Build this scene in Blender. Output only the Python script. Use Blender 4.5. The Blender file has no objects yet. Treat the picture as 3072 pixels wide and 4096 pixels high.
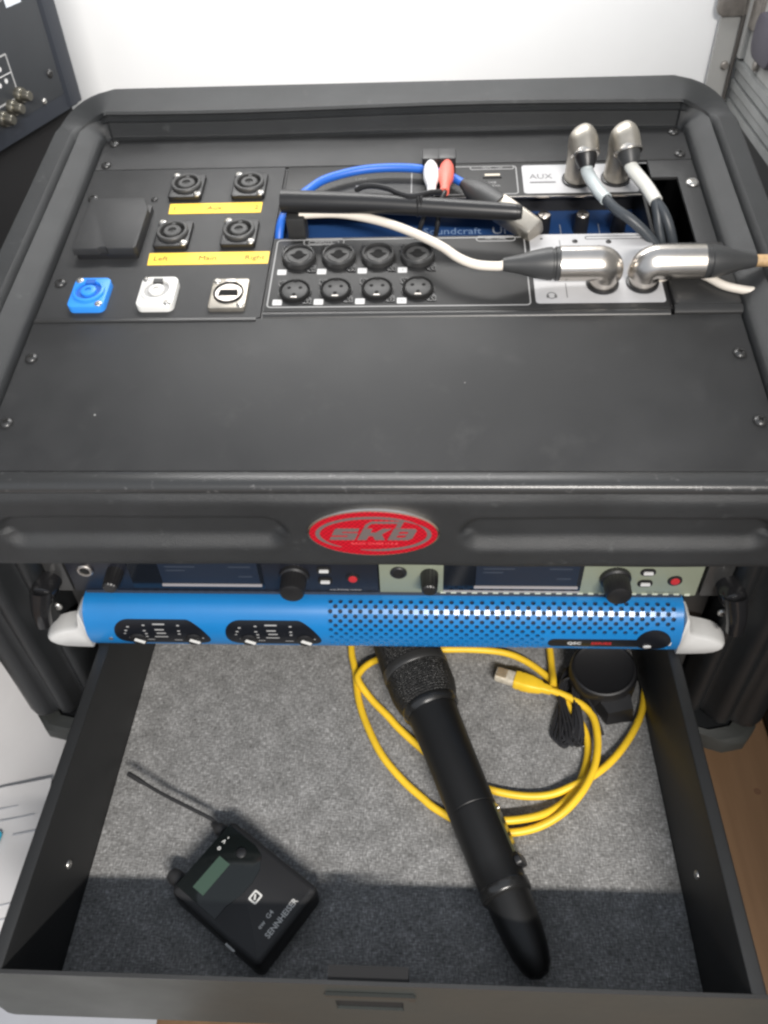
import bpy, bmesh, math, random
from mathutils import Vector, Matrix
random.seed(7)
S = 0.001                      # everything below is written in millimetres
SC = bpy.context.scene
COL = SC.collection
pi = math.pi

# ------------------------------------------------------------------ camera
cam = bpy.data.cameras.new('camera'); camo = bpy.data.objects.new('camera', cam); COL.objects.link(camo)
r_, u_, w_ = Vector((0.99859, 0.03941, -0.03563)), Vector((-0.00293, 0.71043, 0.70376)), Vector((-0.05305, 0.70266, -0.70954))
M = Matrix((r_, u_, -w_)).transposed().to_4x4(); M.translation = Vector((32.9, -391.7, 317.26)) * S
camo.matrix_world = M
cam.sensor_fit = 'VERTICAL'; cam.sensor_height = 36; cam.lens = 3257.4 / 4096 * 36
cam.clip_start = 0.02; cam.clip_end = 50
cam.dof.use_dof = True; cam.dof.focus_distance = 0.58; cam.dof.aperture_fstop = 9.0
SC.camera = camo

# ------------------------------------------------------------------ world and lamps (an indoor room)
wd = bpy.data.worlds.new('World'); SC.world = wd; wd.use_nodes = True
bg = wd.node_tree.nodes['Background']; bg.inputs[0].default_value = (0.80, 0.88, 1.0, 1); bg.inputs[1].default_value = 0.66

def area(name, loc, target, sx, sy, power, col):
    l = bpy.data.lights.new(name, 'AREA'); l.shape = 'RECTANGLE'; l.size = sx * S; l.size_y = sy * S
    l.energy = power; l.color = col
    o = bpy.data.objects.new(name, l); COL.objects.link(o)
    o.location = Vector(loc) * S
    d = (Vector(target) - Vector(loc)).normalized()
    o.rotation_euler = d.to_track_quat('-Z', 'Y').to_euler()
    return o
area('ceiling_tube_lamp', (430, -1450, 1010), (430, -170, -250), 760, 46, 58, (1.0, 0.95, 0.89))
area('added_wall_fill_lamp', (-160, 430, 480), (-160, 400, 0), 760, 90, 4.4, (1.0, 0.985, 0.96))  # unseen lamp added low by the wall to whiten it and lift the rack top
SC.view_settings.view_transform = 'Standard'; SC.view_settings.look = 'None'
SC.view_settings.exposure = 0.0; SC.view_settings.gamma = 1.0
SC.render.engine = 'CYCLES'
SC.render.resolution_x = 768; SC.render.resolution_y = 1024
SC.cycles.filter_width = 2.5

# ------------------------------------------------------------------ materials
MATS = {}
def mat(name, col, rough=0.5, metal=0.0, bump=0.0, bscale=400.0, var=0.0, vscale=30.0, coat=0.0, spec=0.5,
        dust=0.0, dcol=(0.4, 0.4, 0.4), dscale=60.0, dthr=0.62, trans=0.0, emis=None, alpha=1.0, rvar=0.0, specks=0):
    if name in MATS: return MATS[name]
    m = bpy.data.materials.new(name); m.use_nodes = True; nt = m.node_tree; N = nt.nodes; L = nt.links
    b = N['Principled BSDF']
    b.inputs['Base Color'].default_value = (*col, 1); b.inputs['Roughness'].default_value = rough
    b.inputs['Metallic'].default_value = metal
    b.inputs['Specular IOR Level'].default_value = spec
    if coat: b.inputs['Coat Weight'].default_value = coat; b.inputs['Coat Roughness'].default_value = 0.15
    if trans: b.inputs['Transmission Weight'].default_value = trans
    if emis: b.inputs['Emission Color'].default_value = (*emis[:3], 1); b.inputs['Emission Strength'].default_value = emis[3]
    tc = N.new('ShaderNodeTexCoord')
    def noise(sc, det=4, rg=0.6):
        n = N.new('ShaderNodeTexNoise'); n.inputs['Scale'].default_value = sc; n.inputs['Detail'].default_value = det
        n.inputs['Roughness'].default_value = rg; L.new(tc.outputs['Object'], n.inputs['Vector']); return n
    colout = None
    if var:
        n = noise(vscale, 6)
        mx = N.new('ShaderNodeMix'); mx.data_type = 'RGBA'
        mx.inputs[6].default_value = (*[c * (1 - var) for c in col], 1); mx.inputs[7].default_value = (*[min(1, c * (1 + var)) for c in col], 1)
        mr = N.new('ShaderNodeMapRange'); mr.inputs[1].default_value = 0.3; mr.inputs[2].default_value = 0.7
        L.new(n.outputs['Fac'], mr.inputs[0]); L.new(mr.outputs[0], mx.inputs[0]); colout = mx.outputs[2]
    if dust:
        n = noise(dscale, 8, 0.7)
        mr = N.new('ShaderNodeMapRange'); mr.inputs[1].default_value = dthr; mr.inputs[2].default_value = dthr + 0.12
        mr.inputs[4].default_value = dust
        L.new(n.outputs['Fac'], mr.inputs[0])
        mx = N.new('ShaderNodeMix'); mx.data_type = 'RGBA'; mx.inputs[6].default_value = (*col, 1); mx.inputs[7].default_value = (*dcol, 1)
        if colout: L.new(colout, mx.inputs[6])
        L.new(mr.outputs[0], mx.inputs[0]); colout = mx.outputs[2]
    if specks:
        v = N.new('ShaderNodeTexVoronoi'); v.inputs['Scale'].default_value = 34; L.new(tc.outputs['Object'], v.inputs['Vector'])
        lt = N.new('ShaderNodeMath'); lt.operation = 'LESS_THAN'; lt.inputs[1].default_value = 0.022; L.new(v.outputs['Distance'], lt.inputs[0])
        sp_ = N.new('ShaderNodeSeparateColor'); L.new(v.outputs['Color'], sp_.inputs[0])
        gt = N.new('ShaderNodeMath'); gt.operation = 'GREATER_THAN'; gt.inputs[1].default_value = 0.82; L.new(sp_.outputs[0], gt.inputs[0])
        mu = N.new('ShaderNodeMath'); mu.operation = 'MULTIPLY'; L.new(lt.outputs[0], mu.inputs[0]); L.new(gt.outputs[0], mu.inputs[1])
        mx = N.new('ShaderNodeMix'); mx.data_type = 'RGBA'; mx.inputs[7].default_value = (0.35,0.35,0.34,1); L.new(colout, mx.inputs[6]); L.new(mu.outputs[0], mx.inputs[0]); colout = mx.outputs[2]
    if colout: L.new(colout, b.inputs['Base Color'])
    if rvar:
        n = noise(18, 5); mr = N.new('ShaderNodeMapRange'); mr.inputs[1].default_value = 0.3; mr.inputs[2].default_value = 0.7
        mr.inputs[3].default_value = max(0.02, rough - rvar); mr.inputs[4].default_value = min(1, rough + rvar)
        L.new(n.outputs['Fac'], mr.inputs[0]); L.new(mr.outputs[0], b.inputs['Roughness'])
    if bump:
        n = noise(bscale, 3); bp = N.new('ShaderNodeBump'); bp.inputs['Strength'].default_value = bump; bp.inputs['Distance'].default_value = 0.0006
        L.new(n.outputs['Fac'], bp.inputs['Height']); L.new(bp.outputs[0], b.inputs['Normal'])
    MATS[name] = m; return m

SHELL = mat('moulded_black_plastic', (0.019, 0.0205, 0.022), 0.52, bump=0.6, bscale=1300, var=0.16, vscale=25, dust=0.5, dcol=(0.10, 0.105, 0.105), dscale=45, dthr=0.62, rvar=0.04, specks=1)
WORN = mat('worn_shell_edge', (0.032, 0.033, 0.034), 0.30, bump=0.12, bscale=1300, dust=0.8, dcol=(0.24,0.24,0.24), dscale=150, dthr=0.60)
PANEL = mat('powder_coated_steel', (0.022, 0.0225, 0.0235), 0.5, bump=0.4, bscale=2500, var=0.30, vscale=9, dust=0.3, dcol=(0.055, 0.055, 0.055), dscale=26, dthr=0.56, rvar=0.08, specks=1)
RIB = mat('dark_ribbed_plastic', (0.010, 0.011, 0.012), 0.42, bump=0.3, bscale=1300, var=0.1)
DARK = mat('black_void_paint', (0.006, 0.006, 0.007), 0.8)
TRIM = mat('satin_black_metal', (0.028, 0.028, 0.028), 0.36, bump=0.08, bscale=2000, var=0.1)
DEVICE = mat('satin_device_black', (0.019, 0.019, 0.019), 0.5, bump=0.15, bscale=2500, var=0.12, vscale=20)
SOCK = mat('socket_black_plastic', (0.013, 0.013, 0.014), 0.38)
SOCKG = mat('socket_face_grey', (0.045, 0.045, 0.045), 0.5)
HOLE = mat('socket_hole_black', (0.002, 0.002, 0.002), 0.9)
WPRINT = mat('white_print', (0.55, 0.55, 0.55), 0.6)
GPRINT = mat('grey_print', (0.33, 0.33, 0.33), 0.6)
WPAN = mat('white_panel_paint', (0.44, 0.44, 0.45), 0.45, var=0.05, vscale=60)
BLUEP = mat('mixer_blue_paint', (0.016, 0.055, 0.17), 0.45, var=0.06)
AMPB = mat('amplifier_blue_lacquer', (0.008, 0.155, 0.41), 0.36, coat=0.2, var=0.04, bump=0.02)
GRIP = mat('light_grey_grip_plastic', (0.55, 0.55, 0.54), 0.42, var=0.04, bump=0.05)
BLUEC = mat('blue_inlet_plastic', (0.035, 0.26, 0.80), 0.4)
BLUED = mat('blue_inlet_groove', (0.010, 0.10, 0.42), 0.5)
WHTC = mat('white_outlet_plastic', (0.72, 0.72, 0.70), 0.4)
WHTD = mat('white_outlet_groove', (0.34, 0.34, 0.34), 0.5)
CHROME = mat('nickel_plate', (0.66, 0.62, 0.57), 0.27, metal=1.0, var=0.06, vscale=80)
NICK = mat('satin_nickel', (0.46, 0.43, 0.40), 0.38, metal=1.0, var=0.1, vscale=120)
NICKW = mat('worn_satin_nickel', (0.42, 0.39, 0.34), 0.40, metal=0.85, var=0.1, vscale=120)
SCREW = mat('zinc_screw', (0.55, 0.54, 0.52), 0.33, metal=0.9, var=0.15, vscale=300)
BSCREW = mat('black_screw', (0.07, 0.07, 0.07), 0.32, metal=0.6)
TAPE = mat('yellow_label_tape', (0.86, 0.56, 0.03), 0.4, var=0.05, vscale=50)
TAPEINK = mat('label_ink', (0.05, 0.04, 0.01), 0.6)
WCAB = mat('white_cable_jacket', (0.72, 0.66, 0.58), 0.5, var=0.05, vscale=50)
TAN = mat('tan_cable_sleeve', (0.50, 0.33, 0.17), 0.45, var=0.35, vscale=150)
CLEAR = mat('milky_sleeve', (0.50, 0.55, 0.56), 0.3, var=0.1)
GCAB = mat('dark_grey_cable_jacket', (0.045, 0.052, 0.060), 0.42, var=0.08)
BCAB = mat('blue_cable_jacket', (0.018, 0.12, 0.52), 0.42)
RUB = mat('black_rubber', (0.020, 0.020, 0.021), 0.5, var=0.1, bump=0.1)
BOOT = mat('grey_black_boot', (0.040, 0.041, 0.042), 0.45, var=0.1)
REDP = mat('faded_red_plug', (0.80, 0.16, 0.12), 0.45)
WPLUG = mat('white_plug', (0.78, 0.78, 0.78), 0.45)
RED = mat('red_print', (0.42, 0.02, 0.025), 0.5)
NAVY = mat('receiver_dark_face', (0.008, 0.009, 0.014), 0.4)
SAGE = mat('receiver_champagne_face', (0.26, 0.285, 0.215), 0.42, metal=0.25, var=0.04)
GLASS = mat('display_glass', (0.006, 0.008, 0.012), 0.10, coat=0.3)
LCD = mat('display_dark_blue', (0.012, 0.018, 0.032), 0.3)
BAR = mat('display_light_bar', (0.28, 0.265, 0.27), 0.5)
YEL = mat('yellow_cable_jacket', (0.78, 0.50, 0.025), 0.45, var=0.10, vscale=40, bump=0.05, bscale=300)
RJCLR = mat('clear_plug_plastic', (0.52, 0.47, 0.38), 0.22, var=0.25, vscale=300)
MICB = mat('microphone_black_lacquer', (0.006, 0.006, 0.006), 0.46, bump=0.05)
MESH = mat('microphone_mesh', (0.016, 0.016, 0.016), 0.35, metal=0.4)
PACK = mat('bodypack_magnesium_black', (0.015, 0.015, 0.016), 0.48, bump=0.1, bscale=2500)
PACKG = mat('bodypack_window', (0.007, 0.009, 0.009), 0.09)
PLCD = mat('bodypack_lcd', (0.045, 0.080, 0.058), 0.3)
DRW = mat('drawer_black_steel', (0.014, 0.0145, 0.015), 0.5, bump=0.1, bscale=2000, var=0.1)
DFRONT = mat('drawer_front_steel', (0.030, 0.034, 0.032), 0.5, bump=0.12, bscale=2500, var=0.1, vscale=8, rvar=0.06)
ALU = mat('brushed_aluminium', (0.33, 0.34, 0.34), 0.38, metal=0.6, var=0.12, vscale=30)
LAM = mat('light_grey_laminate', (0.33, 0.33, 0.32), 0.5, var=0.08, vscale=8)
WALL = mat('white_wall_paint', (0.80, 0.81, 0.82), 0.8, var=0.04, vscale=3, bump=0.2, bscale=500)
PAPER2 = mat('greyish_paper', (0.36, 0.37, 0.40), 0.7, var=0.08, vscale=12)
PAPER = mat('white_paper', (0.58, 0.57, 0.57), 0.75, var=0.04, vscale=15)
CYAN = mat('cyan_print', (0.02, 0.36, 0.52), 0.6)
PURPLE = mat('dark_catch_plastic', (0.07, 0.065, 0.085), 0.5)
RUST = mat('worn_corner_steel', (0.26, 0.24, 0.22), 0.5, metal=0.6, var=0.3, vscale=80)

def weave_mat():
    m = bpy.data.materials.new('grey_felt'); m.use_nodes = True; nt = m.node_tree; N = nt.nodes; L = nt.links
    b = N['Principled BSDF']; b.inputs['Roughness'].default_value = 0.95; b.inputs['Specular IOR Level'].default_value = 0.1
    tc = N.new('ShaderNodeTexCoord')
    outs = []
    for sc in ((260, 1000, 400), (1000, 260, 400)):
        mp = N.new('ShaderNodeMapping'); mp.inputs['Scale'].default_value = sc
        n = N.new('ShaderNodeTexNoise'); n.inputs['Scale'].default_value = 1.0; n.inputs['Detail'].default_value = 3
        L.new(tc.outputs['Object'], mp.inputs[0]); L.new(mp.outputs[0], n.inputs['Vector']); outs.append(n)
    a = N.new('ShaderNodeMath'); a.operation = 'ADD'; L.new(outs[0].outputs['Fac'], a.inputs[0]); L.new(outs[1].outputs['Fac'], a.inputs[1])
    n2 = N.new('ShaderNodeTexNoise'); n2.inputs['Scale'].default_value = 55; n2.inputs['Detail'].default_value = 6; n2.inputs['Roughness'].default_value = 0.7
    L.new(tc.outputs['Object'], n2.inputs['Vector'])
    a2 = N.new('ShaderNodeMath'); a2.operation = 'MULTIPLY_ADD'; a2.inputs[1].default_value = 0.7; L.new(n2.outputs['Fac'], a2.inputs[0]); L.new(a.outputs[0], a2.inputs[2])
    cr = N.new('ShaderNodeValToRGB'); L.new(a2.outputs[0], cr.inputs[0])
    mr = N.new('ShaderNodeMapRange'); mr.inputs[1].default_value = 0.95; mr.inputs[2].default_value = 1.75
    L.new(a2.outputs[0], mr.inputs[0]); L.new(mr.outputs[0], cr.inputs[0])
    e = cr.color_ramp.elements; e[0].position = 0.0; e[0].color = (0.085, 0.083, 0.079, 1); e[1].position = 1.0; e[1].color = (0.46, 0.46, 0.46, 1)
    k = e.new(0.45); k.color = (0.18, 0.18, 0.178, 1); k = e.new(0.72); k.color = (0.28, 0.279, 0.276, 1)
    L.new(cr.outputs[0], b.inputs['Base Color'])
    bp = N.new('ShaderNodeBump'); bp.inputs['Strength'].default_value = 0.7; bp.inputs['Distance'].default_value = 0.0006
    L.new(a2.outputs[0], bp.inputs['Height']); L.new(bp.outputs[0], b.inputs['Normal'])
    return m
FELT = weave_mat()

def wood_mat():
    m = bpy.data.materials.new('brown_wood_board'); m.use_nodes = True; nt = m.node_tree; N = nt.nodes; L = nt.links
    b = N['Principled BSDF']; b.inputs['Roughness'].default_value = 0.6
    tc = N.new('ShaderNodeTexCoord'); mp = N.new('ShaderNodeMapping'); mp.inputs['Scale'].default_value = (60, 4, 20)
    n = N.new('ShaderNodeTexNoise'); n.inputs['Scale'].default_value = 1; n.inputs['Detail'].default_value = 6
    L.new(tc.outputs['Object'], mp.inputs[0]); L.new(mp.outputs[0], n.inputs['Vector'])
    cr = N.new('ShaderNodeValToRGB'); e = cr.color_ramp.elements
    e[0].position = .3; e[0].color = (0.12, 0.068, 0.034, 1); e[1].position = .7; e[1].color = (0.165, 0.096, 0.050, 1)
    L.new(n.outputs['Fac'], cr.inputs[0]); L.new(cr.outputs[0], b.inputs['Base Color'])
    return m
WOOD = wood_mat()

def badge_mat():
    m = bpy.data.materials.new('badge_red_hatched'); m.use_nodes = True; nt = m.node_tree; N = nt.nodes; L = nt.links
    b = N['Principled BSDF']; b.inputs['Roughness'].default_value = 0.35
    tc = N.new('ShaderNodeTexCoord'); ck = N.new('ShaderNodeTexChecker'); ck.inputs['Scale'].default_value = 620
    ck.inputs['Color1'].default_value = (0.46, 0.006, 0.018, 1); ck.inputs['Color2'].default_value = (0.27, 0.003, 0.010, 1)
    L.new(tc.outputs['Object'], ck.inputs['Vector']); L.new(ck.outputs[0], b.inputs['Base Color'])
    bp = N.new('ShaderNodeBump'); bp.inputs['Strength'].default_value = 0.4; bp.inputs['Distance'].default_value = 0.0003
    L.new(ck.outputs[1], bp.inputs['Height']); L.new(bp.outputs[0], b.inputs['Normal'])
    return m
BADGE = badge_mat()

def grille_mat():
    m = bpy.data.materials.new('microphone_grille_wire'); m.use_nodes = True; nt = m.node_tree; N = nt.nodes; L = nt.links
    b = N['Principled BSDF']; b.inputs['Roughness'].default_value = 0.4; b.inputs['Metallic'].default_value = 0.5
    b.inputs['Base Color'].default_value = (0.022, 0.022, 0.022, 1)
    tc = N.new('ShaderNodeTexCoord'); ck = N.new('ShaderNodeTexVoronoi'); ck.inputs['Scale'].default_value = 800
    L.new(tc.outputs['Object'], ck.inputs['Vector'])
    bp = N.new('ShaderNodeBump'); bp.inputs['Strength'].default_value = 1.0; bp.inputs['Distance'].default_value = 0.0008
    L.new(ck.outputs[0], bp.inputs['Height']); L.new(bp.outputs[0], b.inputs['Normal'])
    return m
GRILLE = grille_mat()

# ------------------------------------------------------------------ mesh helpers
class MB:
    def __init__(s): s.v = []; s.f = []
    def add(s, vs, fs, m=None):
        k = len(s.v)
        s.v += [(m @ Vector(p)) if m else Vector(p) for p in vs]
        s.f += [tuple(i + k for i in f) for f in fs]; return s
    def box(s, x0, x1, y0, y1, z0, z1, m=None):
        return s.add([(x0,y0,z0),(x1,y0,z0),(x1,y1,z0),(x0,y1,z0),(x0,y0,z1),(x1,y0,z1),(x1,y1,z1),(x0,y1,z1)],
                     [(3,2,1,0),(4,5,6,7),(0,1,5,4),(1,2,6,5),(2,3,7,6),(3,0,4,7)], m)
    def loft(s, rings, cap0=True, cap1=True, closed=True, m=None):
        n = len(rings[0]); vs = [p for r in rings for p in r]; fs = []
        for a in range(len(rings) - 1):
            for i in range(n if closed else n - 1):
                j = (i + 1) % n
                fs.append((a*n+i, a*n+j, (a+1)*n+j, (a+1)*n+i))
        if cap0: fs.append(tuple(reversed(range(n))))
        if cap1: fs.append(tuple((len(rings)-1)*n + i for i in range(n)))
        return s.add(vs, fs, m)
    def prism(s, pts, z0, z1, m=None, bev=0.0):
        """pts counter-clockwise; top edge chamfered by bev"""
        if bev <= 0: return s.loft([[(x,y,z0) for x,y in pts],[(x,y,z1) for x,y in pts]], m=m)
        ins = inset(pts, bev)
        i2 = inset(pts, bev * 0.3)
        return s.loft([[(x,y,z0) for x,y in pts],[(x,y,z1-bev) for x,y in pts],[(x,y,z1-bev*0.3) for x,y in i2],[(x,y,z1) for x,y in ins]], m=m)
    def lathe(s, prof, n=32, m=None, cap0=True, cap1=True, kn=0.0):
        """prof: list of (radius, z)"""
        rings = [[((r-kn*(i%2))*math.cos(2*pi*i/n), (r-kn*(i%2))*math.sin(2*pi*i/n), z) for i in range(n)] for r, z in prof]
        return s.loft(rings, cap0, cap1, m=m)
    def tube(s, pts, rad, n=12, cap=True, smooth=8, sq=2.0):
        P = catmull(pts, smooth) if smooth else [Vector(p) for p in pts]
        R = rad if callable(rad) else (lambda t: rad)
        rings = []; T0 = (P[1]-P[0]).normalized(); N0 = T0.orthogonal().normalized()
        for i, p in enumerate(P):
            T = ((P[min(i+1,len(P)-1)] - P[max(i-1,0)])).normalized()
            N0 = (N0 - T * N0.dot(T)).normalized(); B = T.cross(N0)
            r = R(i / (len(P)-1))
            rings.append([p + (N0*math.cos(2*pi*k/n) + B*math.sin(2*pi*k/n))*r*(abs(math.cos(2*pi*k/n))**sq+abs(math.sin(2*pi*k/n))**sq)**(-1/sq) for k in range(n)])
        return s.loft(rings, cap, cap)
    def build(s, name, material, parent=None, angle=35, kind=None, label=None):
        me = bpy.data.meshes.new(name)
        me.from_pydata([tuple(v * S) for v in s.v], [], s.f); me.update()
        bm = bmesh.new(); bm.from_mesh(me); bmesh.ops.recalc_face_normals(bm, faces=bm.faces); bm.to_mesh(me); bm.free()
        me.polygons.foreach_set('use_smooth', [True]*len(me.polygons)); me.set_sharp_from_angle(angle=math.radians(angle))
        me.materials.append(material)
        o = bpy.data.objects.new(name, me); COL.objects.link(o)
        if parent: o.parent = parent
        if kind: o['kind'] = kind
        if label: o['label'] = label
        return o

def inset(pts, d):
    n = len(pts); out = []
    for i in range(n):
        a, b, c = Vector(pts[i-1]), Vector(pts[i]), Vector(pts[(i+1)%n])
        e1 = (b-a).normalized(); e2 = (c-b).normalized()
        n1 = Vector((-e1.y, e1.x)); n2 = Vector((-e2.y, e2.x))
        k = (n1+n2); k = k / max(0.3, k.dot(n1)) if k.length > 1e-6 else n1
        p = b + k * d; out.append((p.x, p.y))
    return out
def catmull(pts, k):
    P = [Vector(p) for p in pts]; P = [P[0]*2-P[1]] + P + [P[-1]*2-P[-2]]; out = []
    for i in range(1, len(P)-2):
        for j in range(k):
            t = j/k; a,b,c,d = P[i-1],P[i],P[i+1],P[i+2]
            out.append(0.5*((2*b)+(c-a)*t+(2*a-5*b+4*c-d)*t*t+(3*b-a-3*c+d)*t*t*t))
    out.append(P[-2]); return out
def rrect(x0, x1, y0, y1, r, n=5):
    o = []
    for cx, cy, a in ((x1-r,y0+r,-pi/2),(x1-r,y1-r,0),(x0+r,y1-r,pi/2),(x0+r,y0+r,pi)):
        for i in range(n+1):
            t = a + pi/2*i/n; o.append((cx+r*math.cos(t), cy+r*math.sin(t)))
    return o
def circ(cx, cy, r, n=24, ry=None):
    return [(cx+r*math.cos(2*pi*i/n), cy+(ry or r)*math.sin(2*pi*i/n)) for i in range(n)]
def frame_ring(mb, outer, inner, z0, z1, m=None):
    n = len(outer)
    vs = [(x,y,z0) for x,y in outer]+[(x,y,z0) for x,y in inner]+[(x,y,z1) for x,y in outer]+[(x,y,z1) for x,y in inner]
    fs = []
    for i in range(n):
        j = (i+1)%n
        fs += [(2*n+i,2*n+j,3*n+j,3*n+i),(i,n+i,n+j,j),(i,j,2*n+j,2*n+i),(n+i,3*n+i,3*n+j,n+j)]
    return mb.add(vs, fs, m)
def TR(x=0,y=0,z=0): return Matrix.Translation((x,y,z))
def RX(a): return Matrix.Rotation(a,4,'X')
def RY(a): return Matrix.Rotation(a,4,'Y')
def RZ(a): return Matrix.Rotation(a,4,'Z')

def thing(name, label, cat, loc=(0,0,0), rot=None, group=None, struct=False):
    o = bpy.data.objects.new(name, None); COL.objects.link(o); o.empty_display_size = 0.02
    mt = (rot or Matrix.Identity(4)).copy(); mt.translation = Vector(loc)*S; o.matrix_world = mt
    o['label'] = label; o['category'] = cat
    if group: o['group'] = group
    return o
TA = 0.177034
def T(X, v, h=0):        # point of the sloping top panel in world millimetres
    return (X, v*math.cos(TA)-h*math.sin(TA), v*math.sin(TA)+h*math.cos(TA))
TROT = RX(TA)
def pthing(name, label, cat, X, v, h=0, group=None):
    return thing(name, label, cat, T(X,v,h), TROT, group)

def text(body, name, size, material, parent, m, ext=0.08, shear=0, off=0, align='CENTER', sx=1.0):
    """flat lettering turned into a thin mesh; size in mm, m places its centre"""
    c = bpy.data.curves.new('lettering', 'FONT'); c.body = body; c.size = size; c.shear = shear; c.offset = off
    c.align_x = align; c.align_y = 'CENTER'; c.extrude = ext; c.resolution_u = 2
    t = bpy.data.objects.new('lettering', c); COL.objects.link(t)
    me = bpy.data.meshes.new_from_object(t.evaluated_get(bpy.context.evaluated_depsgraph_get()))
    bpy.data.objects.remove(t); bpy.data.curves.remove(c)
    me.transform(m @ Matrix.Diagonal((sx,1,1,1)))
    me.transform(Matrix.Scale(S,4))
    me.materials.clear(); me.materials.append(material); me.name = name
    o = bpy.data.objects.new(name, me); COL.objects.link(o); o.parent = parent; return o

def dup(o, parent=None):
    c = o.copy(); COL.objects.link(c)
    if parent: c.parent = parent
    for ch in list(o.children):
        d = ch.copy(); COL.objects.link(d); d.parent = c
        for g in ch.children:
            e = g.copy(); COL.objects.link(e); e.parent = d
    return c

def screw_mesh(rad=4.2, h=2.4, phillips=True):
    mb = MB(); mb.lathe([(rad,0),(rad,h*0.35),(rad*0.85,h*0.75),(rad*0.5,h)], 20, cap0=False, cap1=False)
    # a head with a cross-shaped recess
    n = 20; vs = []; 
    a = rad*0.42; b = rad*0.14
    cr = [(a,-b),(a,b),(b,b),(b,a),(-b,a),(-b,b),(-a,b),(-a,-b),(-b,-b),(-b,-a),(b,-a),(b,-b)]
    mb.loft([[(x,y,h*1.0) for x,y in cr],[(x,y,h*0.45) for x,y in cr]], cap0=False)
    top = [(rad*0.5*math.cos(2*pi*i/12 + 2*pi/24*0 - 0.3), rad*0.5*math.sin(2*pi*i/12 - 0.3), h) for i in range(12)]
    cv = [(x,y,h) for x,y in cr]
    mb.add(top+cv, [(i,(i+1)%12,12+(i+1)%12,12+i) for i in range(12)])
    return mb
def screw_at(parent, x, y, z, material=BSCREW, rad=4.2, h=2.4, name='screw', m=None):
    key = (rad, h, material.name)
    if key not in SCR:
        o = screw_mesh(rad, h).build(name, material, parent); SCR[key] = o.data
    else:
        o = bpy.data.objects.new(name, SCR[key]); COL.objects.link(o); o.parent = parent
    mt = (m or Matrix.Identity(4)) @ RZ(random.uniform(0, 3)); mt.translation = Vector((x,y,z))*S
    o.matrix_local = mt; return o
SCR = {}

# ================================================================== SETTING
def struct(name, mb, material):
    o = mb.build(name, material); o['kind'] = 'structure'; return o
struct('floor', MB().box(-2500, 2500, -1800, 700, -430, -400), WOOD)
struct('wall', MB().box(-1500, 1500, 560, 600, -430, 1300), WALL)

# ================================================================== RACK CASE
case = thing('rack_case', 'black moulded plastic rack case with sloping top, red oval badge and open drawer bay', 'rack case')
# top frame: a moulded rim swept round left, back and right of the sloping panel (panel coordinates: x, v, h)
PA = [(-.5,-6),(0,0),(0.8,3),(2,5),(5.5,7),(9,9),(13,11.2),(15.4,12.6),(16.8,10.5),(18,6),(20,5),(22,9.5),(24,11.5),(36.5,12.5),(39.5,9),(42,-64)]
PB = [(-.5,-6),(-.3,.8),(1.8,1.2),(2.4,3),(3.2,11.5),(3.6,13),(1.8,14.4),(1.6,16),(4.4,17),(4.4,18.6),(2.4,20.8),(4,22.6),(38,23),(44,20),(46,-55),(46,-60)]
stations = []
for i in range(13):
    v = -42 + (310+42)*i/12; stations.append(('L', v))
for i in range(1, 10): stations.append(('CL', i/10))
for i in range(13): stations.append(('B', -236 + 472*i/12))
for i in range(1, 10): stations.append(('CR', i/10))
for i in range(13): stations.append(('R', 310 - (310+42)*i/12))
rings = []
for kind, t in stations:
    if kind == 'L': c, dr, k = (-238, t), (-1, 0), 0.0
    elif kind == 'R': c, dr, k = (238, t), (1, 0), 0.0
    elif kind == 'B': c, dr, k = (t, 314), (0, 1), 1.0
    elif kind == 'CL': an = pi - pi/2*t; c, dr, k = (-236, 312), (math.cos(an), math.sin(an)), t
    else: an = pi/2 - pi/2*t; c, dr, k = (236, 312), (math.cos(an), math.sin(an)), 1 - t
    k = k*k*(3-2*k); ring = []
    wob = 0.5*math.sin(t*0.021 if kind in 'LR' else t*0.013) if kind in ('L','R','B') else 0
    for (a, b), (a2, b2) in zip(PA, PB):
        d = 4.5 + a*(1-k) + a2*k; h = b*(1-k) + b2*k
        if kind == 'B' and 1.5 < a2 < 5: h += 1.3*math.sin(t*0.014+0.5)
        ring.append(Vector(T(c[0]+dr[0]*(d+wob*0.4), c[1]+dr[1]*d, h)))
    rings.append(ring)
MB().loft(rings, True, True, closed=False).build('top_frame', SHELL, case, angle=32)

# front fascia with the rounded lip and two long dents
def dent(X, Z):
    def ss(a, b, t): t = max(0, min(1, (t-a)/(b-a))); return t*t*(3-2*t)
    def capsule(x0, x1, zc, rz):
        dx = max(x0+rz-X, 0, X-(x1-rz)); dz = Z-zc
        return math.hypot(dx, dz)/rz
    d = 0
    for x0, x1 in ((-236,-52),(52,240)):
        q = capsule(x0, x1, -45.5, 14.5)
        if q < 1.15:
            up = Z > -45.5
            e = 1 - ss(0.62 if up else 0.25, 1.05, q)
            d = max(d, 5.5*e)
    return d
xs = [-284 + 2.0*i for i in range(285)]
prof = [(-35.5,-14),(-36,-8.2),(-37,-7.0),(-38.5,-6.4),(-42,-6.2),(-46,-6.4),(-48.3,-7.3),(-49.7,-9.2),(-50.1,-11.4),(-49.5,-12.8),(-49.1,-13.6),(-49.6,-14.8),(-51.0,-16.6),(-51.8,-19)]
zz = -21.5
while zz > -72: prof.append((-52.0, zz)); zz -= 1.7
prof += [(-51.6,-74),(-50,-75.6),(-46,-76.2),(-36,-76.4),(-20,-76.4),(-20,-60)]
def fascia_rings(pr):
    out = []
    for X in xs:
        ring = []
        for (Y, Z) in pr:
            y = Y
            if Z < -19 and Y < -51.8: y += dent(X, Z)
            if Z < -16: y += 0.45*math.sin(X*0.02+Z*0.05) + 0.25*math.sin(X*0.061)
            ring.append((X, y, Z))
        out.append(ring)
    return out
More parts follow.
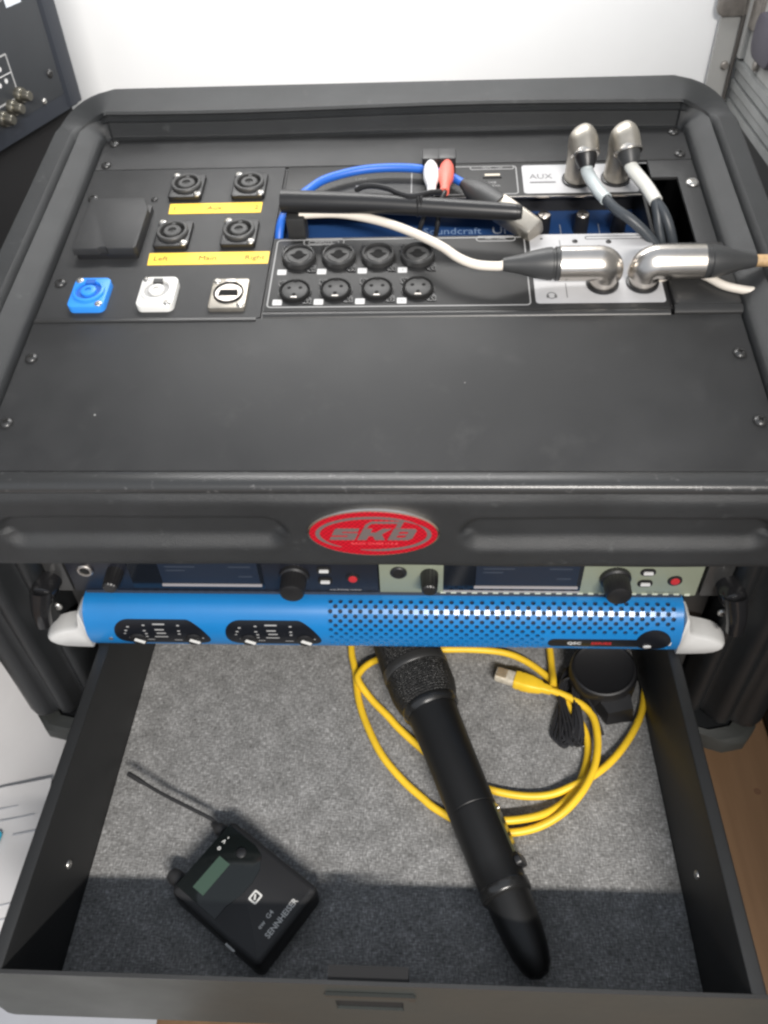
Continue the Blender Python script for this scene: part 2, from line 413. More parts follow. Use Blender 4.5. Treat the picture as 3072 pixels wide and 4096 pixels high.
kz = [i for i, p in enumerate(prof) if p[1] <= -14.5 and p[0] < -49][0]
MB().loft(fascia_rings(prof[kz-1:]), False, False, closed=False).build('front_fascia', SHELL, case, angle=60)
MB().loft(fascia_rings(prof[:kz]), False, False, closed=False).build('rounded_lip', WORN, case, angle=60)
# side walls, back and base of the lower body
def sidewall(sg):
    mb = MB(); rg = []
    for Y, e in ((4,0),(12,0),(60,0),(200,0),(330,0)):
        pts = [(262,-40),(281,-50),(296,-90),(308,-160),(312,-240),(308,-268),(294,-288),(272,-300),(250,-306),(249,-300),(249,-40)]
        ztop = 0.0 if Y > 100 else 0
        rg.append([(sg*x, Y, z + (45 if (z > -60 and Y > 250) else (18 if z > -60 and Y > 100 else 0))) for x, z in pts])
    mb.loft(rg); return mb
for sg in (-1, 1): sidewall(sg).build('side_wall', RIB, case)
MB().box(-249, 249, 300, 330, -306, 20).build('back_wall', DARK, case)
MB().box(-249, 249, -5, 300, -304, -298).build('base_plate', DARK, case)
# ribbed pillars either side of the bay
def pillar(sg):
    mb = MB(); rg = []
    # plan outline, from the inside of the bay round the front to the outside
    pl = [(247,30),(246.5,-8),(247.5,-16),(250,-21),(254,-24),(258,-23),(261,-20.5),(264,-22),(268,-30),(273,-35),(278,-35),(281,-32),(284,-31.5),(287,-35),(292,-38),(299,-38),(306,-33),(310,-20),(312,30)]
    for i in range(25):
        z = -70 - i*9.0
        rg.append([(sg*(x + 0.5*math.sin(z*0.03)), y*(1.0), z) for x, y in pl])
    for k in range(1, 8):
        a = pi/2*k/7; z = -286 - 17*math.sin(a); q = 1-(1-math.cos(a))*0.75
        rg.append([(sg*(x if x < 248 else 247+(x-247)*(0.55+0.45*q)), 30+(y-30)*q, z) for x, y in pl])
    mb.loft(rg, True, True); return mb
for sg in (-1, 1): pillar(sg).build('ribbed_pillar', RIB, case, angle=60)
# flared base rim under the pillars
def rim(sg):
    mb = MB(); rg = []
    for (X, Y) in ((238,-6),(246,-25),(258,-36),(276,-42),(294,-38),(306,-24),(311,0),(311,60)):
        rg.append([(sg*(X-9), Y+8, -300),(sg*X, Y, -302),(sg*(X+3), Y-3, -307),(sg*(X+3), Y-3, -318),(sg*(X-2), Y+2, -322),(sg*(X-14), Y+14, -322)])
    mb.loft(rg, True, True); return mb
for sg in (-1, 1): rim(sg).build('base_rim', mat('grey_base_plastic', (0.03,0.032,0.030), 0.5, bump=0.3, bscale=1300), case)
for sg in (-1, 1):
    MB().prism([(sg*x, y) for x, y in ((236,60),(236,0),(244,-20),(258,-32),(276,-37),(293,-34),(303,-22),(307,0),(307,60))][::sg], -316, -303).build('base_foot', RIB, case)
    MB().box(sg*262, sg*300, -34, 300, -62, -16).build('corner_block', RIB, case)
# rack rails inside the bay
for sg in (-1, 1):
    MB().box(sg*244, sg*226, 2, 5, -298, -78).build('rack_rail', BSCREW, case)
# inner tray that closes the top bay
MB().box(-243, 243, -20, 260, -84, -82).build('bay_ceiling', DARK, case)

# badge
bd = MB().prism(circ(0,0,40.6,64,20.4), 0, 3.2, bev=1.2, m=TR(0.3,-51.6,-41.6)@RX(pi/2)).build('badge', CHROME, case, label='oval metal badge with red hatched face')
bm_ = TR(0.3,-51.6,-41.6)@RX(pi/2)
MB().prism(circ(0,0,38.9,64,18.7), 3.0, 3.7, m=bm_).build('badge_inlay', BADGE, bd)
mb = MB(); mb2 = MB()
for a0, a1 in ((0.12*pi+0.25, 1.30*pi),(1.42*pi, 2.17*pi+0.12)):
    n = 40; o_, i_ = [], []
    for i in range(n+1):
        a = a0+(a1-a0)*i/n; tpr = 1.35*min(1, 5*i/n+0.15, 5*(n-i)/n+0.15)
        o_.append(((33.9+tpr)*math.cos(a), (14.2+tpr*0.72)*math.sin(a))); i_.append(((33.9-tpr)*math.cos(a), (14.2-tpr*0.72)*math.sin(a)))
    vs = [(x,y,3.65) for x,y in o_]+[(x,y,3.65) for x,y in i_]+[(x,y,3.95) for x,y in o_]+[(x,y,3.95) for x,y in i_]; m_ = n+1; fs = []
    for i in range(n): fs += [(2*m_+i,2*m_+i+1,3*m_+i+1,3*m_+i),(i,i+1,2*m_+i+1,2*m_+i),(m_+i,m_+i+1,3*m_+i+1,3*m_+i)]
    mb.add(vs, fs, bm_)
BG = mat('badge_grey_print', (0.19,0.155,0.15), 0.35, metal=0.4)
mb.build('badge_ring', BG, bd)
# block letters S K B and the carrying-handle arch, all leaning right
def sh(p): return [(x + y*0.42, y) for x, y in p]
mb = MB()
Sg = [(-25,-5),(-9.5,-5),(-9.5,1.1),(-19.5,1.1),(-19.5,2.3),(-10.2,2.3),(-10.2,5),(-24,5),(-25,4),(-25,-0.9),(-15,-0.9),(-15,-2.3),(-25,-2.3)]
Kg = [(-8,-5),(-2.2,-5),(-2.2,-1.4),(0.4,-1.4),(3.0,-5),(9.0,-5),(5.2,0.2),(9.4,5),(3.6,5),(0.6,1.6),(-2.2,1.6),(-2.2,5),(-8,5)]
for g in (Sg, Kg): mb.prism(sh(g), 3.6, 4.05, m=bm_)
frame_ring(mb, sh([(10.5,-5),(23,-5),(25,-3.2),(25,3.6),(23.6,5),(10.5,5)]), sh([(15,-2.8),(19.5,-2.8),(20.5,-2),(20.5,1.9),(19.8,2.5),(15,2.5)]), 3.6, 4.05, bm_)
mb.prism(sh([(15,-0.7),(20.6,-0.7),(20.6,0.6),(15,0.6)]), 3.6, 4.03, m=bm_)
arch = [(-8.0,5.6),(-5.6,5.6),(-5.6,7.8),(-4.2,9.4),(11,9.4),(11,5.6),(14.2,5.6),(14.2,11.2),(-5.4,11.2),(-8.0,8.6)]
mb.prism(sh(arch), 3.6, 4.05, m=bm_)
mb.build('badge_letters', BG, bd)
text('RACK CASES U.S.A', 'badge_small_letters', 2.6, mat('badge_dim_print',(0.62,0.08,0.09),0.4), bd, bm_@TR(0.5,-8.4,3.75), sx=1.35)

# ================================================================== BLANK PANELS
def rack_screws(parent, lst):
    for X, v in lst: screw_at(parent, X, v, 0.2, BSCREW)
bp = pthing('blank_panel', 'wide plain black steel blank panel between the badge lip and the connectors', 'panel', 0, 0, group='plain blank rack panels')
MB().prism(rrect(-241.3, 241.3, -37.4, 94.6, 1.5), -2.5, 0, bev=0.5).build('plate', PANEL, bp)
rack_screws(bp, [(-232.5,0),(232.5,0),(-232.5,57.15),(232.5,57.15)])
up = pthing('blank_panel', 'narrow plain black strip panel at the back above the sockets', 'panel', 0, 0, group='plain blank rack panels')
MB().prism(rrect(-241.3, 241.3, 273.8, 317, 1.5), -2.5, 0, bev=0.5).build('plate', PANEL, up)
rack_screws(up, [(-232.5,279.5),(232.5,279.5),(-232.5,310.5),(232.5,310.5)])

# ================================================================== CONNECTOR PANEL (left)
cp = pthing('connector_panel', 'black connector panel left of the mixer with loudspeaker sockets and yellow tapes', 'panel', 0, 0)
MB().prism(rrect(-241.3, -82.6, 95.4, 273.0, 1.0), -2.5, 0, bev=0.5).build('plate', PANEL, cp)
rack_screws(cp, [(-232.5,133),(-232.5,234)])
screw_at(cp, -183, 232, 0.1, BSCREW, 2.6, 1.4)
MB().prism(rrect(-241, -85, 91.8, 95.0, 0.6), -2.5, 0.9, bev=0.4).build('lower_lip', TRIM, cp)
# loudspeaker sockets
def speak_socket(X, v):
    b = MB(); b.prism(rrect(-13.2, 13.2, -15.5, 15.5, 2.5), 0, 3.8, bev=0.7)
    o = b.build('speaker_socket', SOCK, cp); o.location = Vector((X, v, 0))*S
    c = MB(); c.lathe([(11.9,3.6),(11.9,6.0),(11.2,6.9),(9.8,7.0),(9.2,6.4),(9.2,2.8)], 32, cap0=False, cap1=False)
    c.build('socket_ring', SOCKG, o)
    c = MB(); c.lathe([(9.2,3.9),(6.6,3.9)], 32, cap0=False, cap1=False); c.build('groove', HOLE, o)
    c = MB(); c.lathe([(6.6,3.8),(6.6,6.0),(5.8,6.6),(3.2,6.6),(3.0,5.2),(0.01,5.2)], 24, cap0=False)
    c.box(-1.5, 1.5, 7.2, 10.2, 3.8, 6.2); c.build('socket_core', SOCKG, o)
    c = MB(); c.lathe([(1.5,6.9),(0.01,6.9)],12,cap0=False); c.build('pin_hole', HOLE, o)
    screw_at(o, -10.0, 12.2, 3.7, SCREW, 3.1, 1.5); screw_at(o, 10.0, -12.2, 3.7, SCREW, 3.1, 1.5)
    return o
for X, v in ((-158.3,245),(-108.2,245.2),(-158.6,184.8),(-108.2,185.5)): speak_socket(X, v)
# yellow label tapes
def tape(x0, x1, y0, y1, words, lab):
    b = MB(); b.prism([(x0+0.8,y0),(x1,y0+0.3),(x1,y1),(x0,y1-0.4)], 0.05, 0.25)
    o = b.build('label_tape', TAPE, cp, label=lab)
    for X, s in words: text(s, 'tape_lettering', 7.2, TAPEINK, o, TR(X,(y0+y1)/2,0.32), ext=0.05, off=0.0)
tape(-169, -96, 213, 226.2, ((-164.5,'1'),(-133,'Aux'),(-100,'2')), 'shorter yellow tape reading Aux')
tape(-173.6, -83.6, 152.2, 166.2, ((-164,'Left'),(-129,'Main'),(-94,'Right')), 'longer yellow tape reading Left Main Right')
# square cover block
b = MB(); b.prism(rrect(-227,-180.5,160,219,2.5), 0, 5, bev=0.4); b.build('cover_block_base', SOCK, cp)
b = MB(); b.prism([(-227.5,159),(-209,159),(-207,161),(-203,161),(-201,159),(-182,159),(-180,161),(-180,206),(-186,220),(-226,220),(-228,218),(-228,161)], 4.8, 10.5, bev=1.0); b.build('cover_block', PANEL, cp)
# blue power inlet, white power outlet, network socket
def dplate(name, X, v, m1, m2, hh=5.5, sc=SCREW):
    b = MB(); b.prism(rrect(-13,13,-15.5,15.5,4.5), 0, hh, bev=0.8)
    o = b.build(name, m1, cp); o.location = Vector((X,v,0))*S
    c = MB(); c.lathe([(11.2,hh-0.1),(11.2,hh+1.6),(10.2,hh+2.2),(9.4,hh+2.2),(9.0,hh+1.0),(9.0,hh-0.5)],32,cap0=False,cap1=False); c.build('collar', m1, o)
    c = MB(); c.lathe([(9.0,hh+0.25),(5.4,hh+0.25)],32,cap0=False,cap1=False); c.build('groove', m2, o)
    c = MB(); c.lathe([(5.4,hh),(5.4,hh+1.8),(4.6,hh+2.2),(2.2,hh+2.2)],24,cap0=False,cap1=False)
    c.lathe([(2.3,hh+1.2),(0.01,hh+1.2)],12,cap0=False); c.build('core', m1, o)
    c = MB(); c.box(-3.6,3.2,6.5,10.6,hh+0.3,hh+2.3); c.build('key', m2 if m2 is not WHTD else SOCKG, o)
    screw_at(o, -9.4, 12.2, hh-0.2, sc, 2.7, 1.2); screw_at(o, 9.4, -12.2, hh-0.2, sc, 2.7, 1.2)
    return o
dplate('power_inlet', -206, 117.3, BLUEC, BLUED)
dplate('power_outlet', -157.3, 117.5, WHTC, WHTD)
hh = 3.2
b = MB(); b.prism(rrect(-13,13,-15.5,15.5,2.0), 0, hh, bev=0.6); o = b.build('network_socket', NICKW, cp); o.location = Vector((-106.8,117.3,0))*S
c = MB(); c.lathe([(10.8,hh-0.2),(10.8,hh+1.2),(10.1,hh+1.6),(9.5,hh+1.2),(9.5,hh-0.2)],32,cap0=False,cap1=False); c.build('collar', SOCK, o)
c = MB(); c.lathe([(9.5,hh+0.5),(0.01,hh+0.5)],28,cap0=False); c.build('core', NICK, o)
c = MB(); c.box(-6.2,6.2,-3.2,2.8,hh+0.2,hh+0.75); c.box(-6.8,-5.6,-3.4,0,hh+0.2,hh+0.9); c.box(5.6,6.8,-3.4,0,hh+0.2,hh+0.9); c.build('jack_opening', HOLE, o)
c = MB(); c.prism(rrect(-4,4,9.8,13.5,1.2),hh,hh+1.6,bev=0.4); c.build('release_tab', NICK, o)
screw_at(o, -9.8, 12.4, hh-0.2, SCREW, 2.7, 1.2); screw_at(o, 9.8, -12.2, hh-0.2, SCREW, 2.7, 1.2)

# ================================================================== STAGE MIXER
mx = pthing('stage_box_mixer', 'black stage box mixer with blue centre strip, round sockets and white output fields', 'mixer', 0, 0)
b = MB()
b.prism(rrect(-81.2, 196.5, 101.2, 181.5, 0.8), -14, 0, bev=0.5)
b.build('lower_socket_panel', DEVICE, mx)
# rounded lower edge
b = MB(); rg = []
for X in (-81.2, 196.2):
    rg.append([(X, 101.0, -12), (X, 101.0, -0.5), (X, 99.2, -0.3), (X, 97.2, -1.0), (X, 96.0, -2.4), (X, 95.7, -5), (X, 95.7, -12)])
b.loft(rg); b.build('lower_edge', TRIM, mx)
b = MB(); b.prism(rrect(-80.2, 195.4, 228.0, 272.6, 0.8), -1.6, 0, bev=0.5); b.build('upper_socket_panel', DEVICE, mx)
b = MB(); b.box(-80.2, 195.4, 227.4, 228.0, -1.2, 0.2); b.build('upper_edge', NICK, mx)
b = MB(); b.box(-80.6, 196.0, 181.5, 262, -30, -26); b.build('blue_front', BLUEP, mx)
b = MB(); b.box(-80.6, 196, 246, 249, -26, -1.7); b.box(-81,196,182,184,-26,-14.2); b.box(-83,-80.9,96,272,-30,-2); b.box(196.2,198.4,101,272,-30,-1)
b.build('chassis_wall', SOCK, mx)
# printed frames
def outline(x0,x1,y0,y1,r,w,mt=GPRINT,z=0.12, name='printed_frame', par=None):
    b = MB(); frame_ring(b, rrect(x0,x1,y0,y1,r), rrect(x0+w,x1-w,y0+w,y1-w,max(0.3,r-w)), -0.05, z); return b.build(name, mt, par or mx)
outline(-79.4, 103.6, 105.0, 179.2, 3.2, 0.9)
outline(-59.5, -29.0, 172.6, 180.2, 3.0, 0.8); outline(-55.5,-33,173.9,177.6,1.2,0.5)
text('INPUTS', 'printed_word', 3.4, GPRINT, mx, TR(-44.4,175.8,0.12), ext=0.02, sx=1.2)
outline(68, 97, 174.2, 180.2, 3.0, 0.7); text('MIC / LINE','printed_word',3.0,GPRINT,mx,TR(82.5,177.2,0.12),ext=0.02,sx=1.1)
outline(19.4, 102.8, 231.2, 268.8, 3, 0.8); outline(66, 101, 264.0, 268.9, 2.2, 0.7)
text('HDMI    USB','printed_word',2.8,GPRINT,mx,TR(83.5,266.4,0.12),ext=0.02,sx=1.1)
text('LINE','printed_word',5,mat('dim_print',(0.13,0.13,0.13),0.6),mx,TR(-20,254,0.12),ext=0.02)
MB().prism(rrect(-24,-13,242.5,246,0.5),-0.05,0.12).build('printed_tab', GPRINT, mx)
# USB port
b = MB(); b.box(76,90.5,252.6,257.2,-0.1,1.0); ub = b.build('usb_port', SOCK, mx)
b = MB(); b.box(77.4,89.2,254.2,256.4,0.9,1.25); b.build('port_tongue', mat('port_cream',(0.62,0.56,0.45),0.4), ub)
text('USB','printed_word',3.6,GPRINT,mx,TR(83,246.5,0.12),ext=0.02); text('MEDIA','printed_word',2.8,GPRINT,mx,TR(85,242.2,0.12),ext=0.02)
# white output fields
w1 = MB().prism(rrect(106.8,194.6,106.6,181.0,2.6),-0.05,0.16).build('white_output_field', WPAN, mx)
w2 = MB().prism(rrect(106.8,194.2,231.4,268.6,2.6),-0.05,0.16).build('white_output_field', WPAN, mx)
text('AUX','printed_word',9,mat('dim_ink',(0.11,0.11,0.11),0.6),w2,TR(121,253,0.2),ext=0.02,sx=0.95)
MB().box(112,132,244.6,246.4,0.1,0.2).build('printed_bar', mat('dim_ink',(0,0,0)), w2)
outline(147,192,174.5,178.5,1.5,0.9,mat('dim_ink',(0,0,0)),0.2,'printed_pill',w1)
for q4 in ((128.2,128.8,112,127),(128.2,128.8,168,174),(114.6,116.6,175.2,177)): MB().box(*q4,0.1,0.2).build('printed_line', mat('dim_ink',(0,0,0)), w1)
# headphone mark
b = MB(); frame_ring(b, circ(118,114.5,3.4,20), circ(118,114.5,2.6,20), 0.1, 0.2); b.box(114.4,116.2,112,115,0.1,0.22); b.box(119.8,121.6,112,115,0.1,0.22)
b.build('headphone_mark', mat('dim_ink',(0,0,0)), w1)
screw_at(w1, 139.5, 172.5, 0.1, BSCREW, 2.0, 1.0); screw_at(w1, 163.5, 171.5, 0.1, BSCREW, 2.0, 1.0)
# combo sockets
def combo(X, v):
    b = MB(); b.lathe([(12.6,0),(12.4,1.0)],32); b.prism([(-10,14),(-13,14.6),(-13,10),(10,-15),(13,-14.5),(13,-10)][::-1] if False else [(8,-15),(13.2,-15),(13.2,-8),(-8,15),(-13.2,15),(-13.2,8)], 0, 0.9); o = b.build('combo_socket', SOCK, mx); o.location = Vector((X,v,0))*S
    b = MB(); b.lathe([(12.4,0.9),(12.2,4.4),(11.2,5.2),(10.4,5.0),(10.0,3.4)],32,cap0=False,cap1=False); b.build('socket_ring', TRIM, o)
    b = MB(); b.lathe([(10.2,3.4),(0.01,3.2)],32,cap0=False); b.build('socket_face', SOCK, o)
    b = MB(); b.lathe([(8.6,3.3),(8.0,4.0),(7.2,4.0),(4.0,3.7)],32,cap0=False,cap1=False); b.build('inner_face', SOCKG, o)
    b = MB(); st = [(-6.4,0.6),(-3.2,1.6),(-2.2,4.2),(0,5.2),(2.2,4.2),(3.2,1.6),(6.4,0.6),(3.0,-2.2),(0,-4.6),(-3.0,-2.2)]
    b.prism(st[::-1] if False else st, 3.8, 4.15); b.build('jack_hole', HOLE, o)
    screw_at(o, 10.6, -12.2, 0.9, BSCREW, 2.0, 1.0); screw_at(o, -10.6, 12.2, 0.9, BSCREW, 2.0, 1.0)
    return o
c0 = combo(-60.9, 156.5)
for X in (-31.9, -3.1, 25.4): # copies
    c = dup(c0, mx); c.location = Vector((X, 156.8, 0))*S
def xlrf(X, v):
    b = MB(); b.lathe([(11.9,0),(11.7,0.8)],32); b.prism([(7,-12.5),(12.6,-12.5),(12.6,-7),(-7,12.5),(-12.6,12.5),(-12.6,7)], 0, 0.7); o = b.build('microphone_socket', SOCK, mx); o.location = Vector((X,v,0))*S
    b = MB(); b.lathe([(11.2,0.7),(11.0,2.8),(10.4,3.2),(9.6,2.8),(9.4,0.9)],32,cap0=False,cap1=False); b.build('socket_ring', HOLE, o)
    b = MB(); b.lathe([(9.2,0.8),(9.0,2.4),(8.5,2.7),(0.01,2.7)],32,cap0=False); b.build('socket_face', SOCKG, o)
    b = MB()
    for a in (150, 30, 270): b.lathe([(1.35,2.85),(0.01,2.85)],12,cap0=False,m=TR(4.6*math.cos(math.radians(a)),4.6*math.sin(math.radians(a))-0.3,0))
    b.box(-1.6,1.6,8.0,9.6,2.5,3.0); b.build('pin_holes', HOLE, o)
    b = MB(); b.prism(rrect(-2.4,2.4,-8.6,-7.0,0.7),2.6,3.1,bev=0.2); b.build('latch', NICK, o)
    screw_at(o, 9.9, -9.6, 0.7, BSCREW, 1.9, 1.0); screw_at(o, -9.9, 9.6, 0.7, BSCREW, 1.9, 1.0)
    return o
x0_ = xlrf(-60.6, 120.5)
for X, v in ((-31.8,121.6),(-2.7,122.0),(26.0,122.4)):
    c = dup(x0_, mx); c.location = Vector((X, v, 0))*S
for i, (X, v) in enumerate(((-72.1,142.3),(-43.3,142.5),(-14.1,142.8),(14.7,143.1),(-72.1,110.2),(-43.1,110.3),(-14.2,110.5),(14.8,110.8))):
    t = MB().prism(rrect(X-3.3,X+3.3,v-2.8,v+2.8,0.6),-0.05,0.35).build('number_tag', WPRINT, mx)
    text(str(i+1),'tag_number',3.8,mat('tag_ink',(0.30,0.30,0.30),0.6),t,TR(X,v,0.4),ext=0.02)
# knobs on the blue strip
for X in (122.5, 152, 181):
    b = MB(); b.lathe([(6.0,-26),(5.6,-17),(5.2,-11.5),(4.9,-10.8)],20,m=TR(X,220,0)); k = b.build('knob', SOCK, mx)
    b = MB(); b.lathe([(4.9,-10.8),(4.4,-10.2),(0.01,-10.1)],20,cap0=False,m=TR(X,220,0)); b.build('knob_cap', NICK, k)
    b = MB(); b.box(-0.35,0.35,-4,0,-10.2,-9.8,m=TR(X,220,0)@RZ(-0.5)); b.build('knob_pointer', HOLE, k)
for X in (137, 167):
    b = MB(); b.box(X-0.3,X+0.3,212,228,-26.1,-25.8); b.build('printed_line', GPRINT, mx)
text('Soundcraft','printed_word',11.5,mat('pale_blue_print',(0.22,0.32,0.50),0.5),mx,TR(52,221.5,-25.9),ext=0.03,sx=0.92)
text('Ui','printed_word',12.5,mat('pale_print',(0.62,0.66,0.72),0.5),mx,TR(89,221.5,-25.9),ext=0.03)
# wifi antenna lying across the strip
an = MB().tube([(-74,193.5,23),(-40,190,24),(0,186,24.5),(50,179.6,24.5),(90,174.6,24.5),(96,173.9,24.5),(98.5,173.6,24.5),(99.5,173.5,24.5)], lambda t: (8.2-4.0*t) if t < 0.985 else (4.2-210*(t-0.985)), 18, smooth=6).build('antenna', SOCK, mx)
b = MB(); b.prism(rrect(-72,-58,183,199,2),-8,15,bev=1.0); b.build('antenna_knuckle', TRIM, an)
b = MB(); b.box(-78,-58,180,186,-25,-12); b.build('antenna_bracket', NICK, mx)
# right rack ear
b = MB(); b.prism([(226,101),(241,101),(241,272.6),(206,272.6),(206,250),(226,250)], -2.5, 0, bev=0.5); ear = b.build('rack_ear', PANEL, mx)
screw_at(ear, 235.6, 241, 0.2, SCREW, 4.8, 2.4)
b = MB(); b.prism(rrect(198.8,243.2,101.2,166,2.5), -2, 3.4, bev=1.4); b.build('ear_bracket', TRIM, mx)
b = MB(); rg = []
for X in (198.2, 243): rg.append([(X,101,3.0),(X,98,2.4),(X,95.8,0.5),(X,95.2,-3),(X,97.5,-5),(X,101,-4)])
b.loft(rg); b.build('ear_bracket_edge', TRIM, mx)
b = MB(); b.box(190, 243, 96, 272, -64, -60); b.box(197,199,96,272,-60,-30); b.build('dark_gap_floor', HOLE, mx)

# ================================================================== RIGHT-ANGLE PLUGS AND CABLES ON THE MIXER
def elbow(t, base, top_h, direction, length, shell, rad=11.3):
    """metal right-angle plug: barrel rising from base (panel coords), turning into direction"""
    bx, bv = base; d = Vector((direction[0], direction[1], direction[2] if len(direction) > 2 else 0)).normalized()
    b = MB(); b.lathe([(11.2,0.3),(11.2,1.8),(10.6,2.2)],28,m=TR(bx,bv,0)); b.build('socket_flange', SOCK, t)
    b = MB(); b.lathe([(9.6,0.5),(9.6,top_h*0.55),(9.9,top_h*0.6),(9.9,top_h-3)],28,m=TR(bx,bv,0)); b.build('plug_barrel', shell, t)
    # elbow head: round dome turning into the side barrel
    b = MB()
    P = [Vector((bx,bv,top_h-9 if top_h > 20 else 9)), Vector((bx,bv,top_h-5))]
    for k in range(1, 9):
        a = pi/2*k/8; P.append(Vector((bx,bv,top_h-5)) + d*(6*(1-math.cos(a))) + Vector((0,0,6*math.sin(a))))
    E = P[-1]; 
    P += [E + d*(length*0.5), E + d*length]
    b.tube(P, rad, 36, smooth=0, sq=2.5)
    b.build('elbow_shell', shell, t, angle=50)
    return E + d*length, d

def boot(t, e, d, L=36, r0=10.4, r1=4.0, m=BOOT):
    q = d.to_track_quat('Z','Y').to_matrix().to_4x4(); q.translation = e
    b = MB(); b.lathe([(10.2,-1),(11.2,0),(11.2,2.6),(10.2,3.2),(10.2,4.4),(11,5),(10.8,8),(9.2,L*0.45),(6.4,L*0.7),(4.8,L*0.93),(4.2,L)],28,m=q)
    b.build('strain_boot', m, t)
    return e + d*L

# lower left one
t1 = pthing('microphone_cable', 'cream white cable with a shiny nickel elbow plug pointing left over the black mixer', 'cable', 0, 0, group='cables plugged into the stage mixer')
e, d = elbow(t1, (153.6,125.5), 17, (-1,0.0), 26, CHROME)
e2 = boot(t1, e, d, 38)
MB().tube([e2-d*2, (80,124.5,17.5), (66,127,17), (54,133,18), (42,144.5,19), (24.8,159.5,18), (4.5,173.5,17), (-16.1,184,15.6), (-34,189.2,15), (-50,190,14.6), (-62,190,14)], 3.2, 14).build('cable_jacket', WCAB, t1)
# lower right one with the loop
t2 = pthing('microphone_cable', 'cream white cable with nickel elbow plug pointing right, tan sleeve and loop', 'cable', 0, 0, group='cables plugged into the stage mixer')
e, d = elbow(t2, (181.0,126), 17, (1,0.0), 30, CHROME)
e2 = boot(t2, e, d, 35)
MB().tube([e2-d*3, e2+d*6, e2+d*14, e2+d*30], 4.1, 14).build('tan_sleeve', TAN, t2)
MB().tube([e2+d*28, e2+d*45+Vector((0,-2,-1)), e2+d*62+Vector((0,-10,-6)), e2+d*58+Vector((0,-17,-11)), (283,114,6.5), (265,110.5,6.0), (252,110,5.8), (241,112.5,5.8), (231.7,116.6,6.0), (222.5,124.5,6.6), (214,129,7.0), (205,130,5.5),(196,130,2.0),(190,130,-3)], 2.9, 14).build('cable_jacket', WCAB, t2)
# upper pair
t3 = pthing('microphone_cable', 'dark grey cable with milky sleeve on the left upright metal elbow plug', 'cable', 0, 0, group='cables plugged into the stage mixer')
e, d = elbow(t3, (148.0,247.5), 37, (0.12,-1,-0.75), 9, NICKW, 9.9)
q = d.to_track_quat('Z','Y').to_matrix().to_4x4(); q.translation = e
MB().lathe([(9.9,-3),(10.6,0),(10.0,1.2),(8.2,1.4)],28,m=q,cap0=False).build('end_ring', CHROME, t3)
MB().lathe([(8.4,1.0),(7.6,5),(5.6,10)],24,m=q).build('strain_boot', SOCK, t3)
MB().tube([e+d*8, e+d*14+Vector((0.5,0,0)), (157.5,209,17), (162,198,17)], 4.6, 14).build('milky_sleeve', CLEAR, t3)
MB().tube([(157.5,209,17),(161.6,199,17), (168,189,15), (178,181,12), (190,175,4), (201,170,-8), (209,166,-26),(212,164,-50)], 3.7, 14).build('cable_jacket', GCAB, t3)
t4 = pthing('microphone_cable', 'dark grey cable with white sleeve on the right upright metal elbow plug', 'cable', 0, 0, group='cables plugged into the stage mixer')
e, d = elbow(t4, (178.0,248), 38, (0.2,-1,-0.7), 9, NICKW, 9.9)
q = d.to_track_quat('Z','Y').to_matrix().to_4x4(); q.translation = e
MB().lathe([(9.9,-3),(10.6,0),(10.0,1.2),(8.2,1.4)],28,m=q,cap0=False).build('end_ring', CHROME, t4)
MB().lathe([(8.4,1.0),(7.6,5),(5.6,10)],24,m=q).build('strain_boot', BOOT, t4)
MB().tube([e+d*8, e+d*13+Vector((0.8,0,0)), (192.5,211,18), (198,197,15)], 4.9, 14).build('white_sleeve', mat('off_white_sleeve',(0.66,0.66,0.62),0.4), t4)
MB().tube([(192.5,211,18),(198,197.5,15), (203.5,188,11), (209,180,1), (214,176,-15), (217,174,-45)], 3.6, 14).build('cable_jacket', GCAB, t4)
MB().tube([(197,197,16), (199,190,10), (201,184,2), (205,178,-12), (208,176,-45)], 3.4, 14).build('cable_jacket', GCAB, t4)

# blue network lead
t5 = pthing('network_cable', 'blue cable arching behind the red and white plugs to a silver barrel plug', 'cable', 0, 0)
MB().tube([(-79.5,174,-24),(-79.6,182,-8),(-78.4,190,2),(-76,199,6),(-72,209,7),(-66,222,7),(-59,232,7),(-49,241.5,8),(-34,249.5,8),(-16,255,8),(6,256.5,8),(28,254,8),(46,246.5,8),(58,235,8.5),(66,226,9)], 3.3, 14).build('cable_jacket', BCAB, t5)
P0 = Vector((61,231.5,9)); P1 = Vector((112,176,5)); dd = (P1-P0).normalized()
q = dd.to_track_quat('Z','Y').to_matrix().to_4x4(); q.translation = P0
MB().lathe([(3.8,-2),(5.2,2),(8.4,10),(9.8,20),(9.9,38)],24,m=q).build('strain_boot', BOOT, t5)
b = MB()
def sq(w,h,z): return [(x,y,z) for x,y in rrect(-w,w,-h,h,3.2)]
b.loft([sq(8.6,8.2,37),sq(8.6,8.2,44),sq(8.0,7.6,72),sq(7.4,7.0,74)], m=q@RZ(0.35)); b.build('plug_shell', NICKW, t5, angle=30)
